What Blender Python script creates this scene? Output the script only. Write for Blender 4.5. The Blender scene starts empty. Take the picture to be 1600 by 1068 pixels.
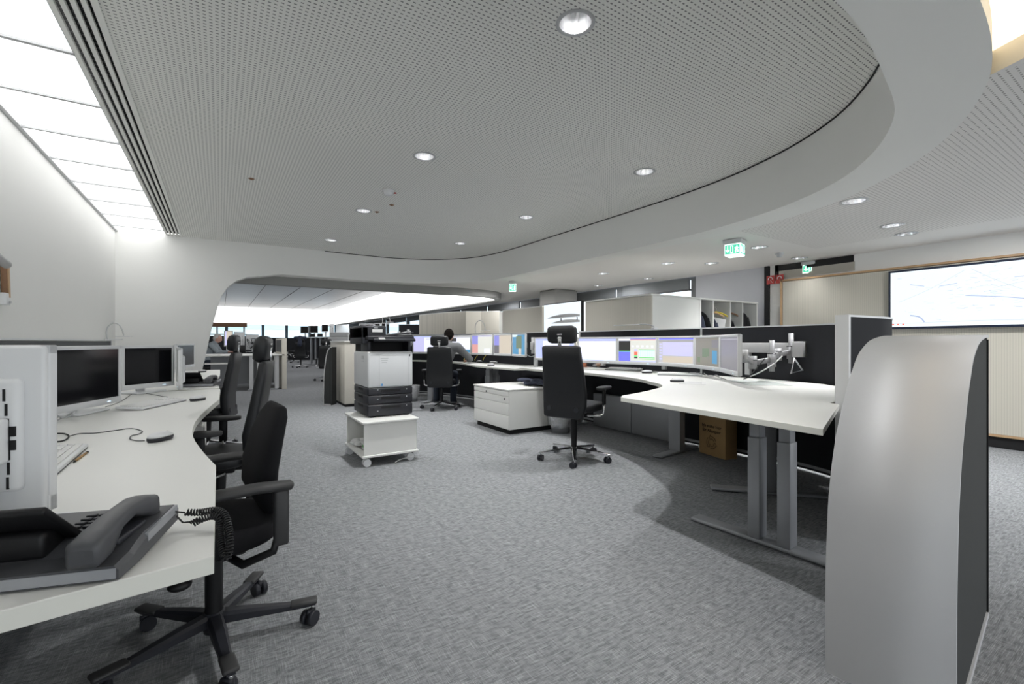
import bpy, bmesh, math, random
from mathutils import Vector, Matrix
random.seed(7)
PI = math.pi
S = bpy.context.scene
COL = S.collection

# ------------------------------------------------------------------ camera
EYE = 1.15
FPX = 711.0
YAW = math.atan(456 / FPX)
sn, cs = math.sin(YAW), math.cos(YAW)
cam_d = bpy.data.cameras.new('camera')
cam_d.sensor_width = 36.0
cam_d.lens = 36.0 * FPX / 1600.0
cam_d.clip_start = 0.02
cam_d.clip_end = 400
cam = bpy.data.objects.new('camera', cam_d)
COL.objects.link(cam)
cam.location = (0, 0, EYE)
cam.rotation_euler = (PI / 2, 0, -YAW)
S.camera = cam

def ray(u, v):
    p = (u - 800) / FPX
    return Vector((sn + p * cs, cs - p * sn, (534 - v) / FPX))
def at(u, v, z):
    "plan point whose height is known"
    r = ray(u, v); t = (z - EYE) / r.z
    return Vector((r.x * t, r.y * t))
def dp(u, t):
    "plan point at a known distance"
    r = ray(u, 0)
    return Vector((r.x * t, r.y * t))
def zz(v, t):
    return EYE + (534 - v) / FPX * t

def onX(u, v, X):
    r_ = ray(u, v); t = X / r_.x; return (r_.y * t, EYE + r_.z * t)

# ------------------------------------------------------------------ world, exposure
W = bpy.data.worlds.new('world'); S.world = W; W.use_nodes = True
nt = W.node_tree; nt.nodes.clear()
o_ = nt.nodes.new('ShaderNodeOutputWorld'); b_ = nt.nodes.new('ShaderNodeBackground')
tc = nt.nodes.new('ShaderNodeTexCoord'); sx = nt.nodes.new('ShaderNodeSeparateXYZ'); cr = nt.nodes.new('ShaderNodeValToRGB')
nt.links.new(tc.outputs['Generated'], sx.inputs[0]); nt.links.new(sx.outputs['Z'], cr.inputs[0])
cr.color_ramp.elements[0].position = 0.0; cr.color_ramp.elements[0].color = (.86, .90, .93, 1)
cr.color_ramp.elements[1].position = 0.5; cr.color_ramp.elements[1].color = (.74, .83, .93, 1)
nt.links.new(cr.outputs[0], b_.inputs[0]); b_.inputs[1].default_value = 2.0
nt.links.new(b_.outputs[0], o_.inputs[0])
S.view_settings.view_transform = 'Standard'
S.view_settings.look = 'None'
S.view_settings.gamma = 1
S.view_settings.use_curve_mapping = False
S.view_settings.exposure = 0.24
S.cycles.use_denoising = True
S.cycles.max_bounces = 8
S.cycles.diffuse_bounces = 5
S.cycles.sample_clamp_indirect = 6
S.cycles.caustics_reflective = False
S.cycles.caustics_refractive = False

def area(name, x, y, z, w, h, power, col=(1, 1, 1), spread=None, shape='RECTANGLE'):
    l = bpy.data.lights.new(name, 'AREA'); l.shape = shape; l.size = w; l.size_y = h
    l.energy = power; l.color = col
    if spread: l.spread = spread
    o = bpy.data.objects.new(name, l); COL.objects.link(o); o.location = (x, y, z)
    return o
LPANEL = 1.8      # emission of the luminous ceiling strip
LDOWN = 20.0      # watts of each downlight

# ------------------------------------------------------------------ materials
MATS = {}
def mat(name, col=(.8, .8, .8), rough=.5, metal=0, emis=None, es=1, noise=None, bump=None, alpha=None, trans=None, sheen=0, coat=0, spec=None):
    if name in MATS: return MATS[name]
    m = bpy.data.materials.new(name); m.use_nodes = True; MATS[name] = m
    n = m.node_tree; b = n.nodes['Principled BSDF']
    b.inputs['Base Color'].default_value = (*col, 1)
    b.inputs['Roughness'].default_value = rough
    b.inputs['Metallic'].default_value = metal
    if spec is not None: b.inputs['Specular IOR Level'].default_value = spec
    if coat: b.inputs['Coat Weight'].default_value = coat
    if emis:
        b.inputs['Emission Color'].default_value = (*emis, 1); b.inputs['Emission Strength'].default_value = es
    if sheen: b.inputs['Sheen Weight'].default_value = sheen
    if trans: b.inputs['Transmission Weight'].default_value = trans
    if alpha is not None: b.inputs['Alpha'].default_value = alpha
    c = n.nodes.new('ShaderNodeTexCoord')
    if noise:
        sc, amt = noise
        t = n.nodes.new('ShaderNodeTexNoise'); t.inputs['Scale'].default_value = sc; t.inputs['Detail'].default_value = 3
        n.links.new(c.outputs['Object'], t.inputs['Vector'])
        mx = n.nodes.new('ShaderNodeMix'); mx.data_type = 'RGBA'
        mx.inputs[6].default_value = (*[x * (1 - amt) for x in col], 1)
        mx.inputs[7].default_value = (*[min(1, x * (1 + amt)) for x in col], 1)
        n.links.new(t.outputs[0], mx.inputs[0]); n.links.new(mx.outputs[2], b.inputs['Base Color'])
    if bump:
        sc, st = bump
        t = n.nodes.new('ShaderNodeTexNoise'); t.inputs['Scale'].default_value = sc
        n.links.new(c.outputs['Object'], t.inputs['Vector'])
        bp = n.nodes.new('ShaderNodeBump'); bp.inputs['Strength'].default_value = st; bp.inputs['Distance'].default_value = .002
        n.links.new(t.outputs[0], bp.inputs['Height']); n.links.new(bp.outputs[0], b.inputs['Normal'])
    return m

def perforated(name, base, hole, mask=None):
    "plaster board with a grid of small oblong holes; mask = (xmin, xmax, ymin, ymax) of the perforated field"
    m = bpy.data.materials.new(name); m.use_nodes = True; MATS[name] = m
    n = m.node_tree; b = n.nodes['Principled BSDF']; b.inputs['Roughness'].default_value = .9
    c = n.nodes.new('ShaderNodeTexCoord'); s = n.nodes.new('ShaderNodeSeparateXYZ'); n.links.new(c.outputs['Object'], s.inputs[0])
    def M(op, a, bb=None, cl=False):
        q = n.nodes.new('ShaderNodeMath'); q.operation = op; q.use_clamp = cl
        for i, w in enumerate((a, bb)):
            if w is None: continue
            if isinstance(w, (int, float)): q.inputs[i].default_value = w
            else: n.links.new(w, q.inputs[i])
        return q.outputs[0]
    P = .027
    fx = M('ABSOLUTE', M('SUBTRACT', M('FRACT', M('DIVIDE', s.outputs['X'], P)), .5))
    fy = M('ABSOLUTE', M('SUBTRACT', M('FRACT', M('DIVIDE', s.outputs['Y'], P)), .5))
    h = M('MULTIPLY', M('LESS_THAN', fx, .26), M('LESS_THAN', fy, .135))
    if mask:
        for ax, lim, op in (('X', mask[0], 'GREATER_THAN'), ('X', mask[1], 'LESS_THAN'), ('Y', mask[2], 'GREATER_THAN'), ('Y', mask[3], 'LESS_THAN')):
            h = M('MULTIPLY', h, M(op, s.outputs[ax], lim))
    mx = n.nodes.new('ShaderNodeMix'); mx.data_type = 'RGBA'
    mx.inputs[6].default_value = (*base, 1); mx.inputs[7].default_value = (*hole, 1)
    n.links.new(h, mx.inputs[0]); n.links.new(mx.outputs[2], b.inputs['Base Color'])
    return m

def carpet():
    m = bpy.data.materials.new('carpet'); m.use_nodes = True; n = m.node_tree
    b = n.nodes['Principled BSDF']; b.inputs['Roughness'].default_value = .95; b.inputs['Specular IOR Level'].default_value = .1
    c = n.nodes.new('ShaderNodeTexCoord')
    def N(sx_, sy_, det, w):
        mp = n.nodes.new('ShaderNodeMapping'); mp.inputs['Scale'].default_value = (sx_, sy_, 1); mp.inputs['Location'].default_value = (w, w * 3, 0)
        n.links.new(c.outputs['Object'], mp.inputs[0])
        t = n.nodes.new('ShaderNodeTexNoise'); t.inputs['Scale'].default_value = 1; t.inputs['Detail'].default_value = det
        n.links.new(mp.outputs[0], t.inputs['Vector']); return t.outputs[0]
    def ramp(x, a, bb):
        r = n.nodes.new('ShaderNodeMapRange'); r.inputs[1].default_value = a; r.inputs[2].default_value = bb; n.links.new(x, r.inputs[0]); return r.outputs[0]
    def M(op, a, bb):
        q = n.nodes.new('ShaderNodeMath'); q.operation = op
        for i, w in enumerate((a, bb)):
            if isinstance(w, (int, float)): q.inputs[i].default_value = w
            else: n.links.new(w, q.inputs[i])
        return q.outputs[0]
    thx = ramp(N(12, 420, 2, 1), .50, .68)       # light threads running along x
    thy = ramp(N(420, 12, 2, 5), .50, .68)       # and along y
    dk = ramp(N(26, 70, 4, 9), .42, .64)
    fine = N(420, 420, 2, 2)
    v = M('ADD', M('MULTIPLY', thx, .30), M('MULTIPLY', thy, .22))
    v = M('ADD', v, M('MULTIPLY', fine, .45))
    v = M('SUBTRACT', v, M('MULTIPLY', dk, .17))
    cr = n.nodes.new('ShaderNodeValToRGB'); n.links.new(v, cr.inputs[0])
    cr.color_ramp.elements[0].position = 0.0; cr.color_ramp.elements[0].color = (.12, .125, .132, 1)
    cr.color_ramp.elements[1].position = .62; cr.color_ramp.elements[1].color = (.43, .44, .455, 1)
    n.links.new(cr.outputs[0], b.inputs['Base Color'])
    bp = n.nodes.new('ShaderNodeBump'); bp.inputs['Strength'].default_value = .5; bp.inputs['Distance'].default_value = .004
    n.links.new(v, bp.inputs['Height']); n.links.new(bp.outputs[0], b.inputs['Normal'])
    return m

def ribbed(name, col, P, axis='Y', depth=.16, rough=.6):
    "fine vertical ribs (tambour doors, acoustic cladding)"
    m = bpy.data.materials.new(name); m.use_nodes = True; MATS[name] = m; n = m.node_tree
    b = n.nodes['Principled BSDF']; b.inputs['Roughness'].default_value = rough
    c = n.nodes.new('ShaderNodeTexCoord'); s = n.nodes.new('ShaderNodeSeparateXYZ'); n.links.new(c.outputs['Object'], s.inputs[0])
    d = n.nodes.new('ShaderNodeMath'); d.operation = 'DIVIDE'; d.inputs[1].default_value = P; n.links.new(s.outputs[axis], d.inputs[0])
    f = n.nodes.new('ShaderNodeMath'); f.operation = 'FRACT'; n.links.new(d.outputs[0], f.inputs[0])
    g = n.nodes.new('ShaderNodeMath'); g.operation = 'LESS_THAN'; g.inputs[1].default_value = .28; n.links.new(f.outputs[0], g.inputs[0])
    mx = n.nodes.new('ShaderNodeMix'); mx.data_type = 'RGBA'
    mx.inputs[6].default_value = (*col, 1); mx.inputs[7].default_value = (*[x * (1 - depth) for x in col], 1)
    n.links.new(g.outputs[0], mx.inputs[0]); n.links.new(mx.outputs[2], b.inputs['Base Color'])
    return m

M_wall = mat('wall_paint', (.86, .86, .84), .85, noise=(1.5, .015))
M_ceil = perforated('perforated_board', (.90, .90, .86), (.24, .24, .24))
M_ceilp = mat('ceiling_paint', (.88, .88, .85), .9, noise=(1.2, .01))
M_ceil2 = perforated('perforated_board_low', (.88, .86, .83), (.42, .40, .38), mask=(2.85, 6.3, -3.0, 2.75))
M_carpet = carpet()
M_white = mat('white_laminate', (.80, .80, .77), .38, noise=(3, .012))
M_edge = mat('laminate_edge', (.74, .74, .68), .5, noise=(6, .02))
M_plas = mat('white_plastic', (.76, .77, .78), .35, noise=(8, .01))
M_plas2 = mat('pale_grey_plastic', (.55, .56, .57), .4, noise=(8, .02))
M_black = mat('black_plastic', (.008, .008, .009), .45, spec=.35, noise=(20, .2))
M_scr = mat('dark_screen', (.008, .008, .010), .12, noise=(3, .2))
M_scrg = mat('grey_screen', (.07, .07, .075), .2, noise=(3, .1))
M_fab = mat('black_fabric', (.0055, .0055, .007), .9, spec=.25, noise=(300, .3), bump=(500, .4))
M_lea = mat('black_leather', (.010, .011, .013), .46, spec=.45, noise=(60, .2), bump=(160, .25))
M_arm = mat('soft_grey_rubber', (.032, .032, .033), .55, noise=(80, .1))
M_chrome = mat('chrome', (.75, .75, .76), .15, 1, noise=(5, .05))
M_alu = mat('silver_metal', (.56, .56, .565), .62, .45, noise=(2, .02), spec=.3)
M_joint = mat('arm_metal', (.34, .34, .35), .5, .4, noise=(9, .03))
M_leg = mat('grey_lacquered_metal', (.36, .37, .39), .42, .3, noise=(5, .02))
M_part = mat('dark_partition_felt', (.012, .013, .017), .9, noise=(250, .25), bump=(400, .4))
M_partg = mat('grey_partition_felt', (.10, .105, .11), .9, noise=(250, .25), bump=(400, .4))
M_card = mat('brown_cardboard', (.42, .27, .12), .8, noise=(14, .08))
M_dk = mat('graphite_plastic', (.018, .019, .025), .45, noise=(30, .1))
M_dk2 = mat('charcoal_plastic', (.065, .067, .073), .45, noise=(30, .06))
M_blk = mat('matt_black', (.008, .008, .009), .8, noise=(10, .2))
M_felt = mat('grey_felt', (.030, .032, .032), .95, noise=(300, .3), bump=(400, .5))
M_gl = mat('window_glass', (.9, .95, .97), .02, trans=1.0, spec=.3)
M_gl.node_tree.nodes['Principled BSDF'].inputs['IOR'].default_value = 1.01
M_cream = ribbed('cream_acoustic_cladding', (.62, .59, .51), .021, 'Y', .13)
M_creamp = mat('cream_panel', (.70, .67, .59), .6, noise=(2, .02))
M_tamb = ribbed('cream_tambour', (.64, .61, .54), .019, 'Y', .12, .45)
M_tambx = ribbed('cream_tambour_x', (.64, .61, .54), .019, 'X', .10, .45)
M_wood = mat('light_wood', (.55, .36, .20), .5, noise=(30, .15))
M_skin = mat('skin', (.55, .33, .24), .55, noise=(20, .08))
M_skin2 = mat('ruddy_skin', (.62, .36, .29), .55, noise=(20, .08))
M_hair = mat('dark_hair', (.007, .005, .004), .9, spec=.1, noise=(120, .4), bump=(200, .6))
M_hairw = mat('white_hair', (.62, .60, .58), .8, noise=(120, .2), bump=(200, .6))
M_knit = mat('grey_knit', (.15, .155, .16), .95, noise=(160, .2), bump=(250, .5))
M_shirt = mat('pale_grey_shirt', (.30, .34, .37), .9, noise=(60, .1))
M_jean = mat('dark_denim', (.018, .025, .04), .9, noise=(200, .3))
M_navy = mat('navy_cloth', (.028, .035, .06), .9, noise=(30, .35), bump=(25, .8))
M_lite = mat('luminous_panel', (.9, .9, .9), .6, emis=(1, 1, .99), es=LPANEL)
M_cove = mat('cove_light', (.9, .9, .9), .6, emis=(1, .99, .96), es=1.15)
M_sky = mat('warm_recess_light', (.8, .75, .65), .6, emis=(1, .86, .66), es=.78)
M_grn = mat('sign_green', (.05, .45, .30), .5, emis=(.10, .55, .36), es=.9)
M_glow = mat('sign_glow', (.9, .95, .9), .5, emis=(.80, 1, .88), es=1.25)
M_red = mat('sign_red', (.42, .035, .03), .5, noise=(10, .05))
M_paper = mat('paper', (.80, .80, .79), .8, noise=(10, .02))
M_bag = mat('clear_bag', (.75, .76, .77), .2, alpha=.32, noise=(20, .2), bump=(30, 1.0))
M_terra = mat('terracotta', (.50, .18, .09), .6, noise=(60, .3))
M_yel = mat('yellow_cable', (.75, .60, .05), .5, noise=(10, .05))
M_green = mat('green_paint', (.08, .30, .08), .6, noise=(20, .3))
M_brown = mat('brown_wood', (.24, .13, .07), .6, noise=(40, .2))
M_blind = mat('dark_blind', (.17, .18, .19), .7, noise=(3, .05))
M_frame = mat('blue_grey_frame', (.10, .15, .19), .5, noise=(3, .05))
M_gwall = mat('cool_wall_paint', (.60, .61, .65), .85, noise=(1, .01))
M_colm = mat('column_paint', (.30, .30, .29), .8, noise=(1, .02))
M_metc = ribbed('metal_plank_ceiling', (.60, .62, .66), .30, 'Y', .28, .35)

def em(name, col, s=1.0):
    return mat('screen_' + name, tuple(c * .3 for c in col), .3, emis=col, es=s)
E_white = em('white', (.80, .82, .95), .95)
E_paper = em('paper', (.66, .67, .62), .9)
E_grey = em('grey', (.50, .50, .53), .85)
E_tan = em('tan', (.56, .50, .42), .9)
E_blue = em('blue', (.16, .17, .85), 1)
E_lblue = em('pale_blue', (.45, .50, .85), 1)
E_lil = em('lilac', (.55, .54, .82), .9)
E_cyan = em('ice', (.62, .80, .85), 1)
E_green = em('green', (.12, .60, .16), 1)
E_red = em('red', (.85, .16, .10), 1)
E_dark = em('dark', (.03, .03, .03), 1)
E_sea = em('sea', (.06, .24, .42), .9)
E_olive = em('olive', (.19, .18, .15), .9)
E_mapg = em('map_green', (.12, .17, .10), .9)
E_dgry = em('dim', (.155, .15, .165), 1)
E_map = mat('screen_map_white', (.05, .05, .05), .4, emis=(.79, .88, .93), es=1.0)
E_l1 = mat('screen_line_grey', (.02, .02, .02), .4, emis=(.58, .65, .70), es=1)
E_l2 = mat('screen_line_blue', (.02, .02, .02), .4, emis=(.36, .44, .68), es=1)
E_l3 = mat('screen_line_pink', (.02, .02, .02), .4, emis=(.70, .40, .52), es=1)
E_sun = em('sunset', (.60, .30, .28), 1)
E_dusk = em('dusk', (.25, .25, .60), 1)

# ------------------------------------------------------------------ mesh helper
class MB:
    def __init__(s): s.bm = bmesh.new(); s.mats = []
    def mi(s, m):
        if m not in s.mats: s.mats.append(m)
        return s.mats.index(m)
    def _merge(s, b2, m, smooth=False):
        i = s.mi(m); vm = {}
        for v in b2.verts: vm[v] = s.bm.verts.new(v.co)
        for f in b2.faces:
            try: g = s.bm.faces.new([vm[v] for v in f.verts])
            except ValueError: continue
            g.material_index = i; g.smooth = smooth
        b2.free()
    def box(s, c, d, m, rz=0, bev=0, rot=None, seg=2):
        b = bmesh.new(); bmesh.ops.create_cube(b, size=1)
        bmesh.ops.scale(b, vec=Vector(d), verts=b.verts)
        if bev:
            bmesh.ops.bevel(b, geom=list(b.edges), offset=min(bev, min(d) * .49), segments=seg, profile=.5, affect='EDGES')
        R = rot.to_matrix().to_4x4() if rot is not None and hasattr(rot, 'to_matrix') else (rot if rot is not None else Matrix.Rotation(rz, 4, 'Z'))
        b.transform(Matrix.Translation(Vector(c)) @ R)
        s._merge(b, m, bool(bev)); return s
    def bar(s, a, b_, w, h, m, bev=0):
        a = Vector(a); b_ = Vector(b_); d = b_ - a; L = d.length
        x = d.normalized(); up = Vector((0, 0, 1)) if abs(x.z) < .95 else Vector((1, 0, 0))
        y = up.cross(x).normalized(); z = x.cross(y)
        R = Matrix((x, y, z)).transposed().to_4x4()
        return s.box((a + b_) / 2, (L, w, h), m, rot=R, bev=bev)
    def prism(s, pts, z0, z1, m, bev=0, mtop=None, smooth=False):
        b = bmesh.new()
        lo = [b.verts.new((p[0], p[1], z0)) for p in pts]; hi = [b.verts.new((p[0], p[1], z1)) for p in pts]
        n = len(pts)
        for i in range(n): b.faces.new((lo[i], lo[(i + 1) % n], hi[(i + 1) % n], hi[i]))
        b.faces.new(hi); b.faces.new(lo[::-1]); bmesh.ops.recalc_face_normals(b, faces=b.faces)
        if bev:
            es = [e for e in b.edges if abs(e.verts[0].co.z - e.verts[1].co.z) < 1e-6]
            bmesh.ops.bevel(b, geom=es, offset=bev, segments=2, profile=.5, affect='EDGES')
        bmesh.ops.triangulate(b, faces=[f for f in b.faces if len(f.verts) > 4])
        if mtop is not None:
            up = bmesh.new(); sd = b
            i0, i1 = s.mi(m), s.mi(mtop); vm = {}
            for v in b.verts: vm[v] = s.bm.verts.new(v.co)
            for f in b.faces:
                g = s.bm.faces.new([vm[v] for v in f.verts]); g.material_index = i1 if f.normal.z > .9 else i0
            b.free(); up.free(); return s
        s._merge(b, m, smooth); return s
    def cyl(s, a, b_, r, m, r2=None, n=20, cap=True):
        a = Vector(a); b_ = Vector(b_); d = b_ - a
        b = bmesh.new(); bmesh.ops.create_cone(b, cap_ends=cap, segments=n, radius1=r, radius2=r if r2 is None else r2, depth=d.length)
        q = Vector((0, 0, 1)).rotation_difference(d.normalized()).to_matrix().to_4x4()
        b.transform(Matrix.Translation((a + b_) / 2) @ q)
        i = s.mi(m); vm = {}
        for v in b.verts: vm[v] = s.bm.verts.new(v.co)
        for f in b.faces:
            g = s.bm.faces.new([vm[v] for v in f.verts]); g.material_index = i; g.smooth = len(f.verts) == 4
        b.free(); return s
    def ball(s, c, r, m, n=16, rot=None):
        b = bmesh.new(); bmesh.ops.create_uvsphere(b, u_segments=n, v_segments=max(6, n // 2), radius=1)
        rr = r if hasattr(r, '__len__') else (r, r, r)
        b.transform(Matrix.Translation(Vector(c)) @ (rot or Matrix.Identity(4)) @ Matrix.Diagonal((*rr, 1)))
        s._merge(b, m, True); return s
    def tube(s, pts, r, m, n=8, closed=False):
        pts = [Vector(p) for p in pts]; rings = []; i = s.mi(m); N = len(pts); up = None
        for k, p in enumerate(pts):
            a = pts[(k - 1) % N] if (k or closed) else p; c = pts[(k + 1) % N] if (k < N - 1 or closed) else p
            t = (c - a).normalized()
            if up is None: up = Vector((0, 0, 1)) if abs(t.z) < .9 else Vector((1, 0, 0))
            y = up.cross(t)
            if y.length < 1e-4: y = Vector((1, 0, 0)).cross(t)
            y.normalize(); x = t.cross(y).normalized(); up = x
            rk = r[k] if hasattr(r, '__len__') else r
            rings.append([s.bm.verts.new(p + rk * (math.cos(2 * PI * j / n) * x + math.sin(2 * PI * j / n) * y)) for j in range(n)])
        for k in range(N if closed else N - 1):
            A, B = rings[k], rings[(k + 1) % N]
            for j in range(n):
                f = s.bm.faces.new((A[j], A[(j + 1) % n], B[(j + 1) % n], B[j])); f.material_index = i; f.smooth = True
        if not closed:
            for rg in (rings[0][::-1], rings[-1]):
                f = s.bm.faces.new(rg); f.material_index = i
        return s
    def loft(s, secs, m, cap=True, smooth=True, closed=True):
        i = s.mi(m); R = [[s.bm.verts.new(p) for p in q] for q in secs]; n = len(secs[0])
        for A, B in zip(R, R[1:]):
            for j in range(n if closed else n - 1):
                f = s.bm.faces.new((A[j], A[(j + 1) % n], B[(j + 1) % n], B[j])); f.material_index = i; f.smooth = smooth
        if cap and closed:
            for q in (R[0][::-1], R[-1]):
                f = s.bm.faces.new(q); f.material_index = i
        return s
    def lathe(s, prof, m, c=(0, 0, 0), n=28):
        secs = [[(c[0] + r * math.cos(2 * PI * j / n), c[1] + r * math.sin(2 * PI * j / n), c[2] + z) for j in range(n)] for r, z in prof]
        return s.loft(secs, m, cap=False)
    def quad(s, pts, m):
        f = s.bm.faces.new([s.bm.verts.new(p) for p in pts]); f.material_index = s.mi(m); return s
    def fill(s, loops, z, m, up=False):
        "flat polygon with holes"
        b = bmesh.new(); es = []
        for lp in loops:
            vs = [b.verts.new((p[0], p[1], z)) for p in lp]
            es += [b.edges.new((vs[k], vs[(k + 1) % len(vs)])) for k in range(len(vs))]
        bmesh.ops.triangle_fill(b, use_beauty=True, use_dissolve=False, edges=es)
        for f in b.faces:
            if (f.normal.z > 0) != up: f.normal_flip()
        s._merge(b, m); return s
    def wall(s, path, z0, z1, m, closed=False, smooth=True):
        i = s.mi(m); A = [s.bm.verts.new((p[0], p[1], z0)) for p in path]; B = [s.bm.verts.new((p[0], p[1], z1)) for p in path]
        for k in range(len(path) - (0 if closed else 1)):
            j = (k + 1) % len(path)
            f = s.bm.faces.new((A[k], A[j], B[j], B[k])); f.material_index = i; f.smooth = smooth
        return s
    def build(s, name, parent=None, loc=None, rz=None, fixn=True, sub=0):
        if fixn: bmesh.ops.recalc_face_normals(s.bm, faces=s.bm.faces)
        me = bpy.data.meshes.new(name); s.bm.to_mesh(me); s.bm.free()
        for m in s.mats: me.materials.append(m)
        o = bpy.data.objects.new(name, me); COL.objects.link(o)
        if parent is not None: o.parent = parent
        if loc is not None: o.location = loc
        if rz is not None: o.rotation_euler.z = rz
        if sub:
            md = o.modifiers.new('s', 'SUBSURF'); md.levels = sub; md.render_levels = sub
        return o

def tag(o, label, cat, group=None, kind=None):
    o['label'] = label; o['category'] = cat
    if group: o['group'] = group
    if kind: o['kind'] = kind
    return o
def struct(o, label=None):
    o['kind'] = 'structure'
    if label: o['label'] = label
    return o
def empty(name, loc=(0, 0, 0), rz=0):
    o = bpy.data.objects.new(name, None); COL.objects.link(o); o.location = loc; o.rotation_euler = (0, 0, rz)
    o.empty_display_size = .1; return o
def kids(o): return [c for c in bpy.data.objects if c.parent == o]
def copy_tree(o, parent=None):
    c = o.copy(); COL.objects.link(c); c.parent = parent
    for k in kids(o): copy_tree(k, c)
    return c
def crom(P, n=8, closed=False):
    P = [Vector(p) for p in P]; N = len(P); out = []
    for i in range(N if closed else N - 1):
        g = (lambda k: P[k % N]) if closed else (lambda k: P[max(0, min(N - 1, k))])
        a, b, c, d = g(i - 1), g(i), g(i + 1), g(i + 2)
        for j in range(n):
            t = j / n
            out.append(.5 * ((2 * b) + (c - a) * t + (2 * a - 5 * b + 4 * c - d) * t * t + (3 * b - a - 3 * c + d) * t ** 3))
    if not closed: out.append(P[-1])
    return out
def offset(path, d, closed=False):
    out = []; N = len(path)
    for i in range(N):
        a = path[(i - 1) % N] if (i or closed) else path[i]; c = path[(i + 1) % N] if (i < N - 1 or closed) else path[i]
        t = (Vector(c[:2]) - Vector(a[:2])).normalized(); out.append(Vector((path[i][0] - t.y * d, path[i][1] + t.x * d)))
    return out
def circle(x, y, r, n=24): return [(x + r * math.cos(2 * PI * k / n), y + r * math.sin(2 * PI * k / n)) for k in range(n)]
def text(body, size, m, parent, loc, rot, name='lettering', align='CENTER'):
    c = bpy.data.curves.new(name, 'FONT'); c.body = body; c.size = size; c.extrude = .0004; c.align_x = align; c.align_y = 'CENTER'
    c.materials.append(m); o = bpy.data.objects.new(name, c); COL.objects.link(o); dg = bpy.context.evaluated_depsgraph_get(); dg.update(); me = bpy.data.meshes.new_from_object(o.evaluated_get(dg)); bpy.data.objects.remove(o)
    o = bpy.data.objects.new(name, me); COL.objects.link(o)
    o.parent = parent; o.location = loc; o.rotation_euler = rot
    return o

# ================================================================== the shell
ZC, ZS, ZB = 2.80, 2.32, 3.20        # raised ceiling, low ceiling, ceiling of the far hall
XL, XE, YB = -1.30, 7.15, 33.0
cor = crom([(1.2, .72), (1.9, .72), (2.45, .80), (2.95, .92), (3.45, 1.20), (3.85, 1.60), (4.15, 2.2), (4.32, 3.0), (4.36, 4.2), (4.36, 5.6), (4.36, 6.6), (4.30, 7.4), (4.08, 8.0), (3.6, 8.48), (3.0, 8.74), (2.4, 8.80), (1.6, 8.78)], 6)
inner = [Vector((XL, .72))] + cor + [Vector((XL, 8.78))]
outcor = crom([(1.2, .42), (2.1, .44), (2.68, .51), (3.1, .64), (3.55, .88), (3.95, 1.22), (4.35, 1.77), (4.56, 2.42), (4.62, 3.2), (4.62, 4.2), (4.62, 5.6), (4.60, 6.6), (4.50, 7.5), (4.2, 8.2), (3.7, 8.66), (3.0, 8.90), (2.4, 8.96), (1.6, 8.98)], 6)
outer = [Vector((XL, .42))] + outcor + [Vector((XL, 8.98))]
r2 = crom([(.9, 9.12), (2.0, 9.10), (3.4, 9.02), (4.4, 8.92), (5.1, 8.98), (5.6, 9.25), (5.88, 9.8), (5.95, 10.8)], 6)
ring2 = [Vector((-2.5, 9.12))] + r2 + [Vector((5.95, 31.2)), Vector((-2.5, 31.2))]

# floor
struct(MB().quad([(-4, -5, 0), (9.5, -5, 0), (9.5, 34, 0), (-4, 34, 0)], M_carpet).build('floor'))

# downlight positions -------------------------------------------------
DL_HI = [(899, 36), (663, 244), (1007, 268), (568, 329), (822, 339), (517, 375), (719, 380)]
DL_LO = [(1334, 314), (1394, 352), (1416, 365), (1186, 386), (1249, 403), (1112, 411), (1044, 411), (943, 427), (1013, 435), (935, 446)]
hi = [at(u, v, ZC) for u, v in DL_HI]; lo = [at(u, v, ZS) for u, v in DL_LO]
RD = .088
# raised perforated ceiling with the light panels and air slots beside it
xp0, xp1 = -.70, -.50
field = [Vector((xp1, .72))] + cor + [Vector((xp1, 8.78))]
c = MB().fill([field] + [circle(p.x, p.y, RD) for p in hi], ZC, M_ceil)
struct(c.build('ceiling', fixn=False))
c = MB().wall([field[0]] + cor + [field[-1]], ZC, ZC + .25, M_ceilp)       # closes the void above
c.fill([[(XL - .3, .3), (4.8, .3), (4.8, 9.2), (XL - .3, 9.2)]], ZC + .25, M_ceilp)
struct(c.build('ceiling_void', fixn=False))
# fascia of the raised field
f = MB().wall([Vector((XL, .72))] + cor + [Vector((1.4, 8.78)), Vector((0.9, 8.78))], ZS, ZC + .02, M_wall)
fo = struct(f.build('trim_1'))
gr = MB().tube([(p.x, p.y, ZC - .006) for p in offset(cor, .004)], .006, M_blk, 6)
struct(gr.build('trim_2'))
# soffit ring
s_ = MB().fill([[Vector((-1.3, .42))] + outcor + [Vector((0.45, 8.98)), Vector((0.45, 8.78))] + cor[::-1] + [Vector((-1.3, .72))]], ZS, M_ceilp)
struct(s_.build('ceiling_soffit', fixn=False))
# low ceiling
sky_edge = [p for p in outcor if p.x < 2.84 and p.y < 1]
sky_side = [Vector((1.2, -1.5)), Vector((1.9, -1.5)), Vector((2.79, .44)), Vector((2.845, .55))]
sky = sky_side + sky_edge[::-1]
lowc = [(-4, -3.2), (XE, -3.2), (XE, YB), (-4, YB)]
hole1 = [Vector((-1.3, .42)), Vector((1.19, .42))] + sky_side + [p for p in outcor if p not in sky_edge] + [Vector((-1.3, 8.98))]
c = MB().fill([lowc, hole1, ring2] + [circle(p.x, p.y, RD) for p in lo], ZS + .001, M_ceil2)
struct(c.build('ceiling_low', fixn=False))
# lit recess in the low ceiling
c = MB(); c.wall(sky, ZS, ZS + .10, M_creamp, closed=True, smooth=False); c.wall(offset(sky, .0, True), ZS + .10, ZS + .32, M_sky, closed=True, smooth=False)
c.fill([sky], ZS + .32, M_sky); struct(c.build('ceiling_light_recess', fixn=False))
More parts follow.
